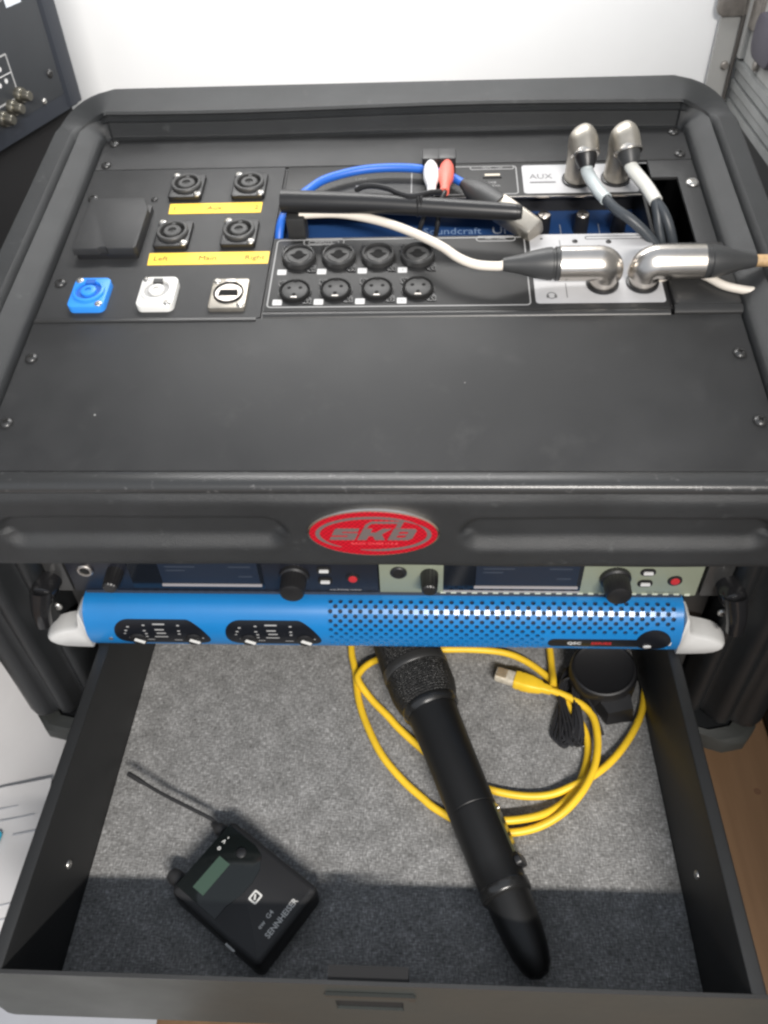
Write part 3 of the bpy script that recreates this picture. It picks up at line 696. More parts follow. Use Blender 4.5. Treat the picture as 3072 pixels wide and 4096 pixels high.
# red and white phono plugs
t6 = pthing('audio_cable', 'white and red phono plugs side by side in two small black adapters', 'audio plugs', 0, 0)
for X, mm, tw in ((34.8, WPLUG, 0.6), (47.6, REDP, -2.4)):
    MB().prism(rrect(X-6.6,X+6.6,253.5,267.5,1.2),0.2,17,bev=0.8).build('black_adapter', SOCK, t6)
    P0 = Vector((X,253.5,12.5)); P1 = Vector((X+tw,214.5,15.0)); dd=(P1-P0).normalized(); q = dd.to_track_quat('Z','Y').to_matrix().to_4x4(); q.translation = P0
    pl_ = MB().lathe([(3.6,-1),(3.9,1.5),(5.2,5),(6.0,12),(5.9,22),(4.8,27),(3.6,31),(3.4,41)],24,m=q).build('phono_plug', mm, t6)
    MB().lathe([(3.7,-0.5),(3.9,2.2),(3.6,2.4)],20,m=q).build('plug_collar', NICK, pl_)
    MB().tube([P1-dd*2, P1+dd*4, (X+tw*1.5-3,203,10), (X-8,196,-4), (X-12,192,-22)], 1.9, 10).build('thin_lead', SOCK, t6)
# cable tie round the antenna
t7 = pthing('cable_tie', 'thin black tie wound round the antenna rod with its tail sticking up', 'cable tie', 0, 0)
b = MB(); b.tube([(-20,199,27),(-14,199,30),(-6,197.5,31.5),(4,193.5,31.8),(12,188,31.6),(20,184.5,31.6),(28,186,31.6),(35,190.5,30),(42,195.5,27)], 2.0, 8)
for k in (0,2.4): b.tube([(18+7.4*math.cos(0)+k,184+7.0*math.cos(a),24.4+7.0*math.sin(a)) for a in [i*2*pi/14 for i in range(15)]], 1.3, 6, smooth=0)
b.build('tie_strap', SOCK, t7)

# ================================================================== WIRELESS RECEIVERS
def receiver(x0, x1, face, label, light):
    t = thing('wireless_receiver', label, 'receiver', (0,-12,-127), group='half-width receivers under the badge')
    zb, zt = -22, 22
    MB().prism(rrect(x0,x1,zb,zt,1.2),0,10,bev=0.6,m=RX(pi/2)@TR(0,0,-8)).build('front_plate', face, t)
    MB().box(x0+2,x1-2,8.2,190,zb+0.5,zt-0.5).build('housing', DARK, t)
    fm = RX(pi/2)     # (x, z, out) -> out towards the viewer
    X0 = x0
    def P(mb_): return mb_
    # headphone jack
    j = MB().lathe([(6.0,2),(6.0,3.2),(5.2,3.8),(3.9,3.8),(3.6,3)],24,m=TR(X0+14,0,2)@fm,cap1=False).build('headphone_jack', SOCK if light else NICK, t)
    MB().lathe([(3.7,3.0),(0.01,3.0)],20,cap0=False,m=TR(X0+14,0,2)@fm).build('jack_hole', HOLE, j)
    # small volume knob
    MB().lathe([(6.4,2),(6.2,9),(5.6,17),(4.6,18)],40,m=TR(X0+36,0,0)@fm,kn=0.3).build('volume_knob', SOCK, t)
    # display
    dsp = MB().prism(rrect(X0+46,X0+144,-16.8,18,1.0),1.9,2.7,m=fm).build('display_window', GLASS, t)
    MB().prism(rrect(X0+69,X0+141,-11,16,0.6),2.6,2.9,m=fm).build('display_screen', LCD, dsp)
    MB().prism(rrect(X0+68,X0+142,-14.0,-11.6,0.6),2.6,3.4,m=fm).build('display_light_bar', BAR, dsp)
    if light: MB().prism(rrect(X0+46,X0+144,-18.6,-17.0,0.4),1.9,3.0,m=fm).build('display_trim', BAR, dsp)
    b = MB()
    for dx, dz, w_, h_ in ((2,12,7,2.2),(12,12,16,2.2),(58,12,9,2.2),(4,6.5,22,1.6),(4,2.5,14,1.6),(50,6.5,16,1.6),(56,-4,10,1.6)): b.prism(rrect(X0+70+dx,X0+70+dx+w_,dz,dz+h_,0.3),2.85,3.0,m=fm)
    b.build('display_readout', mat('display_dim_print',(0.03,0.038,0.055),0.4), dsp)
    # big knob
    kb = MB(); kb.lathe([(11.0,2),(10.8,5),(9.4,6),(9.0,18),(8.4,19.6),(7.6,20)],56,m=TR(X0+167,0,-2)@fm,kn=0.35); k = kb.build('jog_dial', SOCK, t)
    MB().lathe([(7.6,19.9),(6.8,19.5),(0.01,19.4)],36,cap0=False,m=TR(X0+167,0,-2)@fm).build('dial_face', TRIM, k)
    MB().box(-0.6,0.6,-7,-1,19.3,19.9,m=TR(X0+167,0,-2)@fm).build('dial_line', NICK, k)
    for z in (4, -8):
        bb = MB().prism(rrect(X0+183.5,X0+194,z-3.6,z+3.6,3.4),1.9,2.8,m=fm).build('button', HOLE, t)
        MB().prism(rrect(X0+185.4,X0+192.2,z-1.5,z+1.1,0.8),2.7,3.9,m=fm).build('button_cap', WPRINT, bb)
    pb = MB().lathe([(5.2,1.9),(5.0,2.8),(3.4,3.0)],24,m=TR(X0+209,0,-5)@fm).build('power_button', SOCK, t)
    MB().lathe([(3.3,2.9),(3.0,3.6),(0.01,3.8)],20,cap0=False,m=TR(X0+209,0,-5)@fm).build('power_mark', RED, pb)
    text('true diversity receiver','printed_word',2.6,GPRINT if not light else mat('dim_ink',(0,0,0)),t,TR(X0+203,-2.05,-18)@fm,ext=0.02)
    # ventilation teeth along the bottom
    vt = MB()
    for i in range(24): vt.prism(rrect(X0+44+i*7.6,X0+48+i*7.6,-21.6,-19.6,0.3),1.9,2.5,m=fm)
    vt.build('bottom_teeth', face if not light else mat('pale_sage',(0.50,0.53,0.44),0.4), t, kind='stuff')
    return t
r1 = receiver(-229.5, -2.2, NAVY, 'dark navy wireless receiver on the left under the badge lip', False)
r2 = receiver(-1.4, 225.5, SAGE, 'pale green champagne wireless receiver on the right under the badge lip', True)
def rear(t, sg):
    # glossy black mounting ear with a lobed lower end
    fm = RX(pi/2)
    o = rrect(228,246,-22,22,2) if sg > 0 else rrect(-246,-231,-22,22,2)
    e = MB().prism(o,-1,2,m=fm,bev=0.5).build('mounting_ear', BSCREW, t)
    b = MB(); b.lathe([(9.5,2),(9.3,12),(8,17),(5,19)],28,m=TR(sg*246,0,-9)@fm); b.build('antenna_mount', mat('gloss_black',(0.012,0.012,0.013),0.16), e)
    b = MB(); b.tube([(sg*246,-16,-5),(sg*249,-22,-20),(sg*251,-24,-34)], lambda q: 8-2*q, 16); b.build('mount_stub', mat('gloss_black',(0,0,0)), e)
    screw_at(t, sg*248.5, -4, -38, SCREW, 4.0, 2.2, m=RX(pi/2))
rear(r1, -1); rear(r2, 1)

# ================================================================== AMPLIFIER
am = thing('power_amplifier', 'bright blue power amplifier with curved perforated front and pale grey end grips', 'amplifier')
AP = [(-10,-149.6),(-17,-149.4),(-22,-150.6),(-26.5,-153.4),(-30,-157.5),(-32.8,-163),(-34.6,-169),(-35.4,-175),(-35.0,-181),(-33.6,-186.5),(-31.5,-190.5),(-28.5,-192.8),(-24,-193.6)]
APc = catmull([(0,y,z) for y,z in AP], 8); LEN = [0]
for i in range(1, len(APc)): LEN.append(LEN[-1]+(APc[i]-APc[i-1]).length)
def ap(s_):
    s_ = max(0, min(LEN[-1]-1e-6, s_)); i = 1
    while LEN[i] < s_: i += 1
    k = (s_-LEN[i-1])/(LEN[i]-LEN[i-1]); return APc[i-1].lerp(APc[i], k), (APc[i]-APc[i-1]).normalized()
def onamp(X, s_, out=0):
    p, t = ap(s_); n = Vector((0, t.z, -t.y)); n = n if n.y < 0 or n.z > 0 else -n
    if n.y > 0: n = -n
    return Vector((X, p.y, p.z)) + n*out
LT = LEN[-1]
# plain sheet on the left and right
AX0, AX1 = -222.5, 216.5; HX0, pitch = -39.5, 3.68; ncol = 68; HX1 = HX0+pitch*ncol
s0, rh, nrow = 9.0, 3.75, 12
srows = [LT*0+0.0, 4, 8, s0] 
def sheet(xa, xb, sa, sb, nx, ns, mb):
    vs = [onamp(xa+(xb-xa)*i/nx, sa+(sb-sa)*j/ns) for i in range(nx+1) for j in range(ns+1)]
    mb.add(vs, [(i*(ns+1)+j,(i+1)*(ns+1)+j,(i+1)*(ns+1)+j+1,i*(ns+1)+j+1) for i in range(nx) for j in range(ns)])
mb = MB()
sheet(AX0, HX0, 0, LT, 6, 48, mb); sheet(HX1, AX1, 0, LT, 2, 48, mb)
sheet(HX0, HX1, 0, s0, 4, 14, mb); s1 = s0+rh*nrow; sheet(HX0, HX1, s1, LT, 4, 8, mb)
def inpill(X, s_):
    return (119 < X < 208 and s_ > PS-6.8) or math.hypot(X-197, (s_-PS-0.4)) < 14.5
PS = 41.6
for i in range(ncol):
    for j in range(nrow):
        xa = HX0+pitch*i; sa = s0+rh*j; cx, cs = xa+pitch/2, sa+rh/2
        if (i+j) % 2 == 0 and j < nrow and not inpill(cx, cs):
            n = 12; r = 1.70; outer = []
            for k in range(n):
                a = 2*pi*k/n + pi/12*0; c_, s_ = math.cos(a), math.sin(a); q = max(abs(c_), abs(s_))
                # 12 points round the cell edge, corners included
                outer.append((cx+pitch/2*c_/q, cs+rh/2*s_/q))
            corners = [(xa+pitch,sa+rh),(xa,sa+rh),(xa,sa),(xa+pitch,sa)]
            ring1 = [onamp(cx+r*math.cos(2*pi*k/n), cs+r*math.sin(2*pi*k/n), 0) for k in range(n)]
            ring2 = [onamp(cx+r*0.97*math.cos(2*pi*k/n), cs+r*0.97*math.sin(2*pi*k/n), -1.6) for k in range(n)]
            oo = [onamp(x, y) for x, y in outer]; cc = [onamp(x, y) for x, y in corners]
            vs = ring1+ring2+oo+cc; fs = []
            for k in range(n):
                l = (k+1) % n
                fs.append((k,l,n+l,n+k))
                if k in (1,4,7,10): fs.append((2*n+k, 3*n+(k-1)//3, 2*n+l, l, k))
                else: fs.append((2*n+k,2*n+l,l,k))
            mb.add(vs, fs)
        else:
            mb.add([onamp(xa,sa),onamp(xa+pitch,sa),onamp(xa+pitch,sa+rh),onamp(xa,sa+rh)],[(0,1,2,3)])
# end caps
for X in (AX0, AX1):
    pr = [onamp(X, LT*i/30) for i in range(31)]; mb.add(pr+[Vector((X,-8,-193.6)),Vector((X,-8,-149.6))],[tuple(range(33))])
fr = mb.build('perforated_front', AMPB, am, angle=38)
mb = MB()
vs = [onamp(X, LT*i/30, -1.9) for X in (AX0+1, AX1-1) for i in range(31)]
mb.add(vs, [(i,i+1,32+i,31+i) for i in range(30)]); mb.build('dust_screen', mat('dark_navy_mesh',(0.004,0.012,0.03),0.7), am)
MB().box(AX0+2,AX1-2,-9,260,-193.2,-150.2).build('chassis', DARK, am)
MB().box(AX0+6,AX1-6,-24,-10,-195.0,-193.7).build('bottom_lip', AMPB, am)
for sg in (-1, 1):
    X = AX0 if sg < 0 else AX1
    pts = [(p0,p1) for p0,p1 in [(0,-150.2),(3.0,-152),(4.2,-157),(6.2,-165),(11,-168.5),(19,-170.5),(27,-173.5),(33.5,-177.5),(37,-181),(37,-185.5),(33.5,-189.5),(26,-192),(12,-193),(0,-193.2)]]; pts = [(p0*0.94 if p0 > 6.6 else p0*0.8,p1) for p0,p1 in pts]
    P2 = [(p[0], p[1]) for p in pts]
    b = MB(); ys = [(-17,0.97,0),(-22,1.0,0),(-28,0.985,0.3),(-32,0.96,0.9),(-34.5,0.92,2.0),(-35.8,0.84,4.5)]
    cz = -180; rg = []
    for y, k, ins in ys:
        rg.append([(X+sg*(0.2+p[0]*k), y + 0.35*(abs(p[1]+176)/17)**2*(3 if y < -24 else 0), cz+(p[1]-cz)*(k if p[0] > 6.6 or p[1] < -185 else 0.5+k*0.5)) for p in pts])
    b.loft(rg); b.build('end_grip', GRIP, am, angle=60)
# black control windows following the curve
def curved_plate(poly, out, name, material, parent, thick=0.8):
    # poly: (X, s) outline; fan-filled through rows
    n = len(poly); cx = sum(p[0] for p in poly)/n; cs = sum(p[1] for p in poly)/n
    K = 6; vs = []; fs = []
    for k in range(K+1):
        q = k/K
        for (x, s_) in poly: vs.append(onamp(cx+(x-cx)*q, cs+(s_-cs)*q, out))
    for k in range(K):
        for i in range(n): j = (i+1)%n; fs.append((k*n+i,k*n+j,(k+1)*n+j,(k+1)*n+i))
    o0 = len(vs)
    for (x, s_) in poly: vs.append(onamp(x, s_, out-thick))
    for i in range(n): j = (i+1)%n; fs.append((K*n+i,K*n+j,o0+j,o0+i))
    return MB().add(vs, fs).build(name, material, parent, angle=60)
PBL = mat('control_window_black', (0.007,0.008,0.011), 0.28)
for (xa, xb) in ((-200.5,-129),(-116.5,-45.5)):
    sm = PS+0.6
    poly = []
    for p in rrect(xa, xb, sm-16.5, sm+8.8, 11.5, 6): poly.append(p)
    # lean the right end like a leaf
    poly = [(x+(max(0,x-(xb-24))/24)*(s_-sm)*0.6, s_) for x, s_ in poly]
    w = curved_plate(poly, 0.35, 'control_window', PBL, am)
    marks = MB()
    for (dx, ds, wd, ht) in ((30,-13,9,1.1),(22,-12,2,1),(48,-12,2,1),(10,-10.5,2,1),(8,-7,2,1.0),(7,-4,1.6,0.8),(10,1,1.2,0.8),(31,-8,7,1.0),(32,-4.6,7,1.0),(30,-0.8,10,1.0),(22,-7,2,1),(23,-4,2,1),(23,-1,2,1),(48,-7,2,1),(48,-4,2,1),(20,3,9,0.8),(44,3.4,6,0.8),(65,0.5,1.8,1.2)):
        x = xa+dx; s_ = sm+ds
        marks.add([onamp(x,s_,0.45),onamp(x+wd,s_,0.45),onamp(x+wd,s_+ht,0.45),onamp(x,s_+ht,0.45)],[(0,1,2,3)])
    marks.build('printed_marks', GPRINT, w)
    for k in (17, 59):
        kx = xa+k; p0 = onamp(kx, sm+2.6, 0.3); p1 = onamp(kx, sm+2.6, 3.5); q = (p1-p0).to_track_quat('Z','Y').to_matrix().to_4x4(); q.translation = p0
        kk = MB().lathe([(6.8,0),(6.5,1.0),(5.8,1.5),(0.01,1.6)],28,m=q,cap0=False).build('gain_knob', SOCK, am)
        # pointer bar
        a = -0.55; pv = []
        p_ = MB()
        u1 = Vector((math.cos(a), 0, math.sin(a)))
        nrm = (p1-p0).normalized(); side = nrm.cross(u1).normalized(); u1 = side.cross(nrm)
        cpt = p0+nrm*1.5+u1*1.0
        q4 = []
        for hgt in (0, 0.8):
            for su, sv in ((-4.0,-1.25),(4.0,-1.25),(4.0,1.25),(-4.0,1.25)): q4.append(cpt+u1*su+side*sv+nrm*hgt)
        p_.add(q4,[(0,1,2,3),(4,5,6,7),(0,1,5,4),(1,2,6,5),(2,3,7,6),(3,0,4,7)]).build('knob_pointer', WHTC, kk)
sp = PS+3.0
w = curved_plate(rrect(121.5,200,sp-4.6,sp+4.8,4.4,6), 0.35, 'name_window', PBL, am)
curved_plate(circ(197,sp-2.6,12.5,36,11.5), 0.5, 'power_switch_disc', PBL, am)
mk = MB(); mk2 = MB()
def amptext(body, X, s_, size, material, nm, sx=1.0):
    p0 = onamp(X, s_, 0.42); p1 = onamp(X, s_, 1.4); p2 = onamp(X, s_-1, 0.42)
    n = (p1-p0).normalized(); yv = (p2-p0).normalized(); xv = yv.cross(n)
    m4 = Matrix((xv, yv, n)).transposed().to_4x4(); m4.translation = p0
    text(body, nm, size, material, am, m4, ext=0.05, sx=sx, off=0.12)
amptext('QSC', 140.5, sp, 4.4, WPRINT, 'printed_word', 1.15)
amptext('SERIES', 160, sp, 4.0, RED, 'printed_word', 1.35)
p0 = onamp(193.5, sp+3.0, 0.6); MB().lathe([(3.0,0),(2.8,0.8),(0.01,0.9)],20,cap0=False,m=TR(*p0)@RX(pi/2+0.3)@Matrix.Diagonal((1,0.7,1,1))).build('power_lamp', WPRINT, am)
curved_plate(rrect(208.6,0,0,0,1) if False else rrect(206.6,210.2,sp-2.2,sp+2.0,0.4,3), 0.4, 'small_window', WPRINT, am)
curved_plate(circ(-205.6+0.3, sp+1.0, 1.7, 14), 0.5, 'front_screw', SCREW, am)

# ================================================================== DRAWER
dw = thing('pullout_tray', 'open black steel drawer lined with grey felt below the blue amplifier', 'tray', (0,0,-280))
MB().box(-212.6,212.6,-258,150,-3,-1.2).build('tray_floor', DRW, dw)
b = MB(); nx, ny = 60, 60; vs = []
for i in range(nx+1):
    for j in range(ny+1):
        vs.append((-211.2+422.4*i/nx, -257.5+400*j/ny, 0.25*math.sin(i*0.7)*math.sin(j*0.5)+random.uniform(-.12,.12)))
b.add(vs, [(i*(ny+1)+j,(i+1)*(ny+1)+j,(i+1)*(ny+1)+j+1,i*(ny+1)+j+1) for i in range(nx) for j in range(ny)])
b.build('felt_lining', FELT, dw, angle=80)
for sg in (-1, 1):
    b = MB(); rg = []
    for Y in (-257.8, 150): rg.append([(sg*213.4,Y,-3),(sg*211.6,Y,-1),(sg*211.6,Y,84.2),(sg*212.2,Y,85.6),(sg*213.6,Y,86.2),(sg*219.4,Y,86.2),(sg*220.4,Y,85.2),(sg*220.4,Y,74),(sg*219.4,Y,74),(sg*219.0,Y,84.6),(sg*213.4,Y,84.4)])
    b.loft(rg); w = b.build('side_wall', DRW, dw)
    MB().box(sg*221.2, sg*226.5, -200, 150, 30, 66).build('slide_rail', BSCREW if sg < 0 else TRIM, dw)
    c = screw_at(w, sg*211.5, -180 if sg < 0 else -176, 40, SCREW, 3.0, 1.6, m=RY(-sg*pi/2))
# front panel with the latch
fm = RX(pi/2)
FP = TR(0,-258,0)@fm
b = MB(); o_ = rrect(-241,241,-8.5,85.6,6); i_ = rrect(-20.5,19.5,35.5,53.5,1.0)
n = len(o_)
frame_ring(b, [(x,y) for x,y in o_], [(x,y) for x,y in i_], 0, 1.3, FP)
fp = b.build('front_panel', DFRONT, dw)
MB().box(-240,240,-259.9,-257.6,85.5,86.3).build('top_bead', TRIM, dw)
b = MB(); frame_ring(b, rrect(-27,27,29,66,2.5), rrect(-20.8,19.8,35.2,53.8,1.0), 1.2, 1.6, FP); b.build('latch_plate', DFRONT, dw)
b = MB(); b.box(-25,26,-261.6,-259.6,66.5,71); b.box(23.5,27,-261.2,-259.6,61,68.5); b.build('latch_bar', mat('latch_grey',(0.035,0.038,0.036),0.4,metal=0.3), dw)
MB().box(-22,21,-257.9,-248,30,56).build('latch_box', HOLE, dw)
MB().box(-23,23,-257.8,-249,56,84).build('latch_housing', DARK, dw)

# ================================================================== BODYPACK TRANSMITTER
ctr = Vector((-91.5,-187,0)); ax = Vector((-62.1,42.7,0)).normalized()   # long axis, towards the antenna
bpk = thing('bodypack_transmitter', 'black bodypack transmitter with green display and thin antenna lying in the drawer', 'transmitter', (-91.5,-187,-279.6), RZ(math.atan2(ax.y, ax.x)-pi/2))
# local frame: +y is the antenna end
th = 23
b = MB()
def bp_ring(z, d): return [(x,y,z) for x,y in inset(rrect(-31.0,31.0,-41.5,42,5,5), d)]
b.loft([bp_ring(0,3.0),bp_ring(1.4,0.8),bp_ring(3,0),bp_ring(18,0),bp_ring(21.2,1.0),bp_ring(22.6,3.0),bp_ring(23,5.0)]); b.build('housing', PACK, bpk)
b = MB(); b.prism([(-26,2),(-16,2),(-4,-1.5),(6,-2),(16,0),(24,6),(26.5,14),(26.5,40),(-26,40)],22.9,23.5,bev=0.3); gw = b.build('display_window', PACKG, bpk)
MB().box(-20,6,19.5,29.5,23.4,23.75).build('lcd', PLCD, gw)
ink = mat('pack_print',(0.62,0.62,0.60),0.5)
# pixel check of the facing direction: words read from the lower left to the upper right in the drawer
text('SENNHEISER','printed_word',5.6,ink,bpk,TR(1,-33.5,23.1),ext=0.03,off=0.1,sx=0.95)
text('ew  G4','printed_word',4.6,ink,bpk,TR(-6,-25.5,23.1),ext=0.03,off=0.05)
b = MB(); frame_ring(b, rrect(-3.4,4.4,-13.4,-6.6,1.2), rrect(-2.2,3.2,-12.2,-7.8,0.8),23,23.25); b.box(-1.4,2.4,-10.6,-9.4,23,23.25,m=TR(0,-10,0)@RZ(0.6)@TR(0,10,0)); b.build('printed_logo', ink, bpk)
text('o  > -','printed_word',5.0,ink,gw,TR(14,34,23.6),ext=0.03,off=0.1)
b = MB(); b.lathe([(3.6,0),(3.6,1.2),(2.6,1.8)],16,m=TR(16.5,18.5,23.3)); b.build('set_button', SOCK, bpk)
b = MB(); b.lathe([(4.8,0),(4.8,5),(3.2,8),(1.9,12)],20,m=TR(22,43.5,13)@RX(-pi/2)); b.build('antenna_base', RUB, bpk)
# antenna leaves to the left
l2w = RZ(-(math.atan2(ax.y, ax.x)-pi/2))
def tol(p): return l2w @ (Vector(p)-Vector((-91.5,-187,0)))
A0 = Vector((22,53,13)); A1 = tol((-127.1,-134,13.5)); A2 = tol((-196.5,-102,17.5)); A15 = tol((-165,-117.5,15))
MB().tube([A0, A1, A15, A2], lambda t: 1.5-0.25*t if t < 0.86 else 1.9, 10).build('antenna', RUB, bpk)
b = MB(); b.lathe([(5.4,0),(5.6,6),(4.6,10),(3.0,11)],20,m=TR(-21,43.5,12)@RX(-pi/2)); b.build('input_socket', RUB, bpk)
b = MB(); b.box(-32.4,-31.2,-20,-12,12,17); b.build('side_mark', ink, bpk)

# ================================================================== HANDHELD MICROPHONE
H0 = Vector((6,38,-253)); H1 = Vector((103.5,-229,-261))
md = (H1-H0).normalized(); q = md.to_track_quat('Z','Y').to_matrix().to_4x4()
mc = thing('handheld_microphone', 'black handheld wireless microphone lying diagonally across the drawer', 'microphone', H0, q)
Lm = (H1-H0).length
b = MB(); b.lathe([(0.5,-2),(9,-1),(16,2.5),(21,8),(24.5,15)]+[(25.6+(z-16)*0.035+(0.35 if z%2 else -0.3), z) for z in range(16,49)],48,cap0=False,cap1=False); b.build('grille', GRILLE, mc)
b = MB(); b.lathe([(26.8,48),(27.6,49),(27.8,53),(27.4,56),(26.6,57)],48,cap0=False,cap1=False); b.build('grille_ring', TRIM, mc)
b = MB(); b.lathe([((26.6 if z < 66 else 26.6-(z-66)**2*0.0108)+(0.4 if (z-57)%2 else -0.3), z) for z in range(57,86)],48,cap0=False,cap1=False); b.build('grille_skirt', GRILLE, mc)
b = MB(); b.lathe([(22.6,85),(23.0,87),(22.8,90),(21.4,92),(20.8,93)],48,cap0=False,cap1=False); b.build('neck_ring', mat('neck_ring_metal',(0.06,0.06,0.06),0.25,metal=0.8), mc)
b = MB(); b.lathe([(20.4,93),(19.8,100),(18.9,125),(18.2,160),(17.9,176),(17.6,176.4),(17.6,177.2),(17.9,177.6),(17.5,215),(17.0,230),(17.4,231),(17.5,238),(17.2,239),(15.6,240)],48,cap0=False,cap1=False)
b.build('body', MICB, mc)
MB().lathe([(17.6,231.5),(17.9,232.2),(17.9,237.6),(17.5,238.2)],48,cap0=False,cap1=False).build('tail_ring', mat('neck_ring_metal',(0,0,0)), mc)
b = MB(); b.lathe([(15.6,240),(15.3,250),(14.2,264),(12.6,275),(10,284),(6.5,289),(0.4,291)],40,cap0=False,cap1=False); b.build('antenna_cap', MICB, mc)
# display strip and switch on the side that faces up and to the right
side = q.inverted() @ Vector((0.90,0.0,0.42,)) ; ang = math.atan2(side.y, side.x)
sm_ = RZ(ang)
b = MB(); b.box(15.8,18.5,-4.5,4.5,180,216,m=sm_); b.build('display_strip', mat('olive_display',(0.05,0.05,0.025),0.12), mc)
b = MB(); b.prism(rrect(-4,4,-7,7,3),0,4,bev=1,m=sm_@TR(16.4,0,222)@RY(pi/2)); b.build('mute_switch', SOCK, mc)
b = MB(); b.lathe([(1.4,0),(1.2,1)],12,m=sm_@TR(18.4,0,183)@RY(pi/2)); b.build('indicator', SCREW, mc)

# ================================================================== YELLOW CABLE
yc = thing('network_cable', 'yellow coiled network lead with clear plug lying on the grey felt', 'cable', (0,0,-280))
rY = 3.0
def ytube(pts): return pts
# one continuous coil
coil = [(104,-7,9),(110,-10.2,9),(120,-13,9),(134,-16,9),(149,-23,9.5),(161.6,-33,10),(167,-44,10.5),(167.3,-61,11),(164,-77.5,12),(158,-92.5,13),(148,-108,13),(134,-121.5,10),(118,-130,6),(102,-134,3.6),(86,-135,3.4),(66,-132,3.4),(40.7,-118.5,3.4),(29.6,-109.5,3.4),(14.8,-96,3.4),(-2.4,-75,3.4),(-15.6,-49,3.4),(-24,-25,3.4),(-28.5,2,3.6),(-33.6,26,4),(-34,60,4),(-20,90,4),(30,112,4),(100,120,4),(170,105,4),(205,70,4),(215,28,4),(217,6,4),(213,-17,4),(205,-38.8,4),(191.4,-60,4.4),(175.4,-78.5,6),(159,-91.5,7),(145,-98.5,6.4),(128.7,-104.6,4),(112.7,-106.5,3.4),(95,-105,3.4),(76,-100,3.4),(50,-88,3.4),(28,-68,3.4),(10.4,-51,3.4),(1.4,-40.5,3.6),(-13,-25.5,5),(-24.5,-10.5,9),(-24,-2,9.5),(-16,8.5,8),(0,20,4)]
MB().tube(coil, rY, 12, smooth=6).build('cable_jacket', YEL, yc)
MB().tube([(0,20,4),(20,28,4),(40,26.5,4),(72.9,27,3.6),(100,24,3.6),(118,15.5,3.6),(134,1,3.6),(141,-10,3.6),(149,-26,3.6),(158,-45,3.6),(160.5,-60,3.6),(158,-76,3.6),(150,-95,4),(137.5,-110.5,5),(122,-121,7),(104.8,-126.5,8.5),(87.5,-128.5,9),(70,-127,9),(60,-124,8)], rY, 12, smooth=6).build('cable_jacket', YEL, yc)
MB().tube([(139.5,60,3.6),(140,24,3.6),(139.4,8,4.5),(138.6,-6,9),(138,-12,9)], rY, 12, smooth=6).build('cable_jacket', YEL, yc)
MB().tube([(80,-118,12),(86,-130,15),(91,-139.5,8),(95.5,-151,3.4),(97,-156,3.2)], 2.6, 12, smooth=6).build('cable_tail', YEL, yc)
# plug: clear tip and yellow moulded boot
pd = Vector((95.7-134, -2.6+16.4, 0)).normalized(); q = Matrix.Translation((134,-16.2,9)) @ RZ(math.atan2(pd.y, pd.x))
b = MB(); 
def sec(x, w, h): return [(x, y, z) for y, z in rrect(-w,w,-h,h,min(w,h)*0.45,3)]
b.loft([sec(-2,3.2,3.2),sec(5,3.6,3.6),sec(7,5.0,4.2),sec(15,6.6,5.2),sec(22,7.2,5.4),sec(24,6.6,5.2),sec(26,7.2,5.4),sec(29,6.4,5.0)], m=q); b.build('plug_boot', YEL, yc)
b = MB(); b.loft([sec(28.5,5.8,4.0),sec(44,5.8,4.0),sec(45,5.4,3.7)], m=q); pg = b.build('clear_plug', RJCLR, yc)
b = MB()
for k in range(8): b.box(36,44.4,-4.4+k*1.16,-3.8+k*1.16,3.9,4.2,m=q)
b.build('contacts', mat('gold_contact',(0.75,0.5,0.2),0.3,metal=1), pg)

# ================================================================== POWER ADAPTER
pa = thing('power_adapter', 'round black power adapter with bundled cord at the right back of the drawer', 'power adapter', (180,-4,-280))
b = MB(); tilt = RX(0.15)@RY(-0.1)
b.lathe([(24,0),(27,2),(27.5,22),(27,28),(25.5,31),(24,31.6),(23,31),(22,30.4),(0.01,30.4)],44,m=tilt@Matrix.Diagonal((1,0.95,1,1)),cap0=True); b.build('adapter_body', mat('adapter_black',(0.008,0.008,0.009),0.45), pa)
b = MB(); b.loft([[(-16,-14,2),(16,-20,2),(20,-36,2),(-2,-40,2)],[(-16,-14,22),(16,-20,22),(18,-34,18),(-2,-38,16)]]); b.build('plug_block', mat('adapter_black',(0,0,0)), pa)
b = MB()
for k in range(9):
    ph = k*0.35; o1 = (k%3)*2.0; o2 = (k//3)*2.4
    b.tube([(-20+o1,20-k,4+o2),(-30+o1,6,6+o2),(-34+o1-k*0.6,-14,5+o2),(-42+o1+k,-34-k*1.2,4+o2*0.6),(-47+2.1*k,-51-(k%4)*2.4,3+o2*0.4),(-40+2.2*k,-56-(k%3)*2.0,3),(-30+k,-42,5+o2*0.5),(-27+o1,-20,7+o2),(-24+o1,2,8+o2),(-14+o1,20,8)], 1.15, 7, smooth=5)
b.build('bundled_cord', mat('cord_black',(0.02,0.02,0.022),0.32), pa)
b = MB(); b.tube([(-24+11*math.cos(a),-6+1.5*math.sin(a),8+8*math.sin(a)) for a in [i*2*pi/16 for i in range(17)]],1.3,6,smooth=0); b.tube([(-24,-6,16),(-14,-30,14),(-8,-44,6),(-6,-50,3)],1.3,7); b.build('cord_tie', SOCK, pa)

# ================================================================== NEIGHBOURS
# left: black equipment case, its socket panel facing the rack
fd = Vector((-0.2853,-0.9584,0)); up_ = Vector((0,0,1)); nn = fd.cross(up_)
if nn.x < 0: nn = -nn
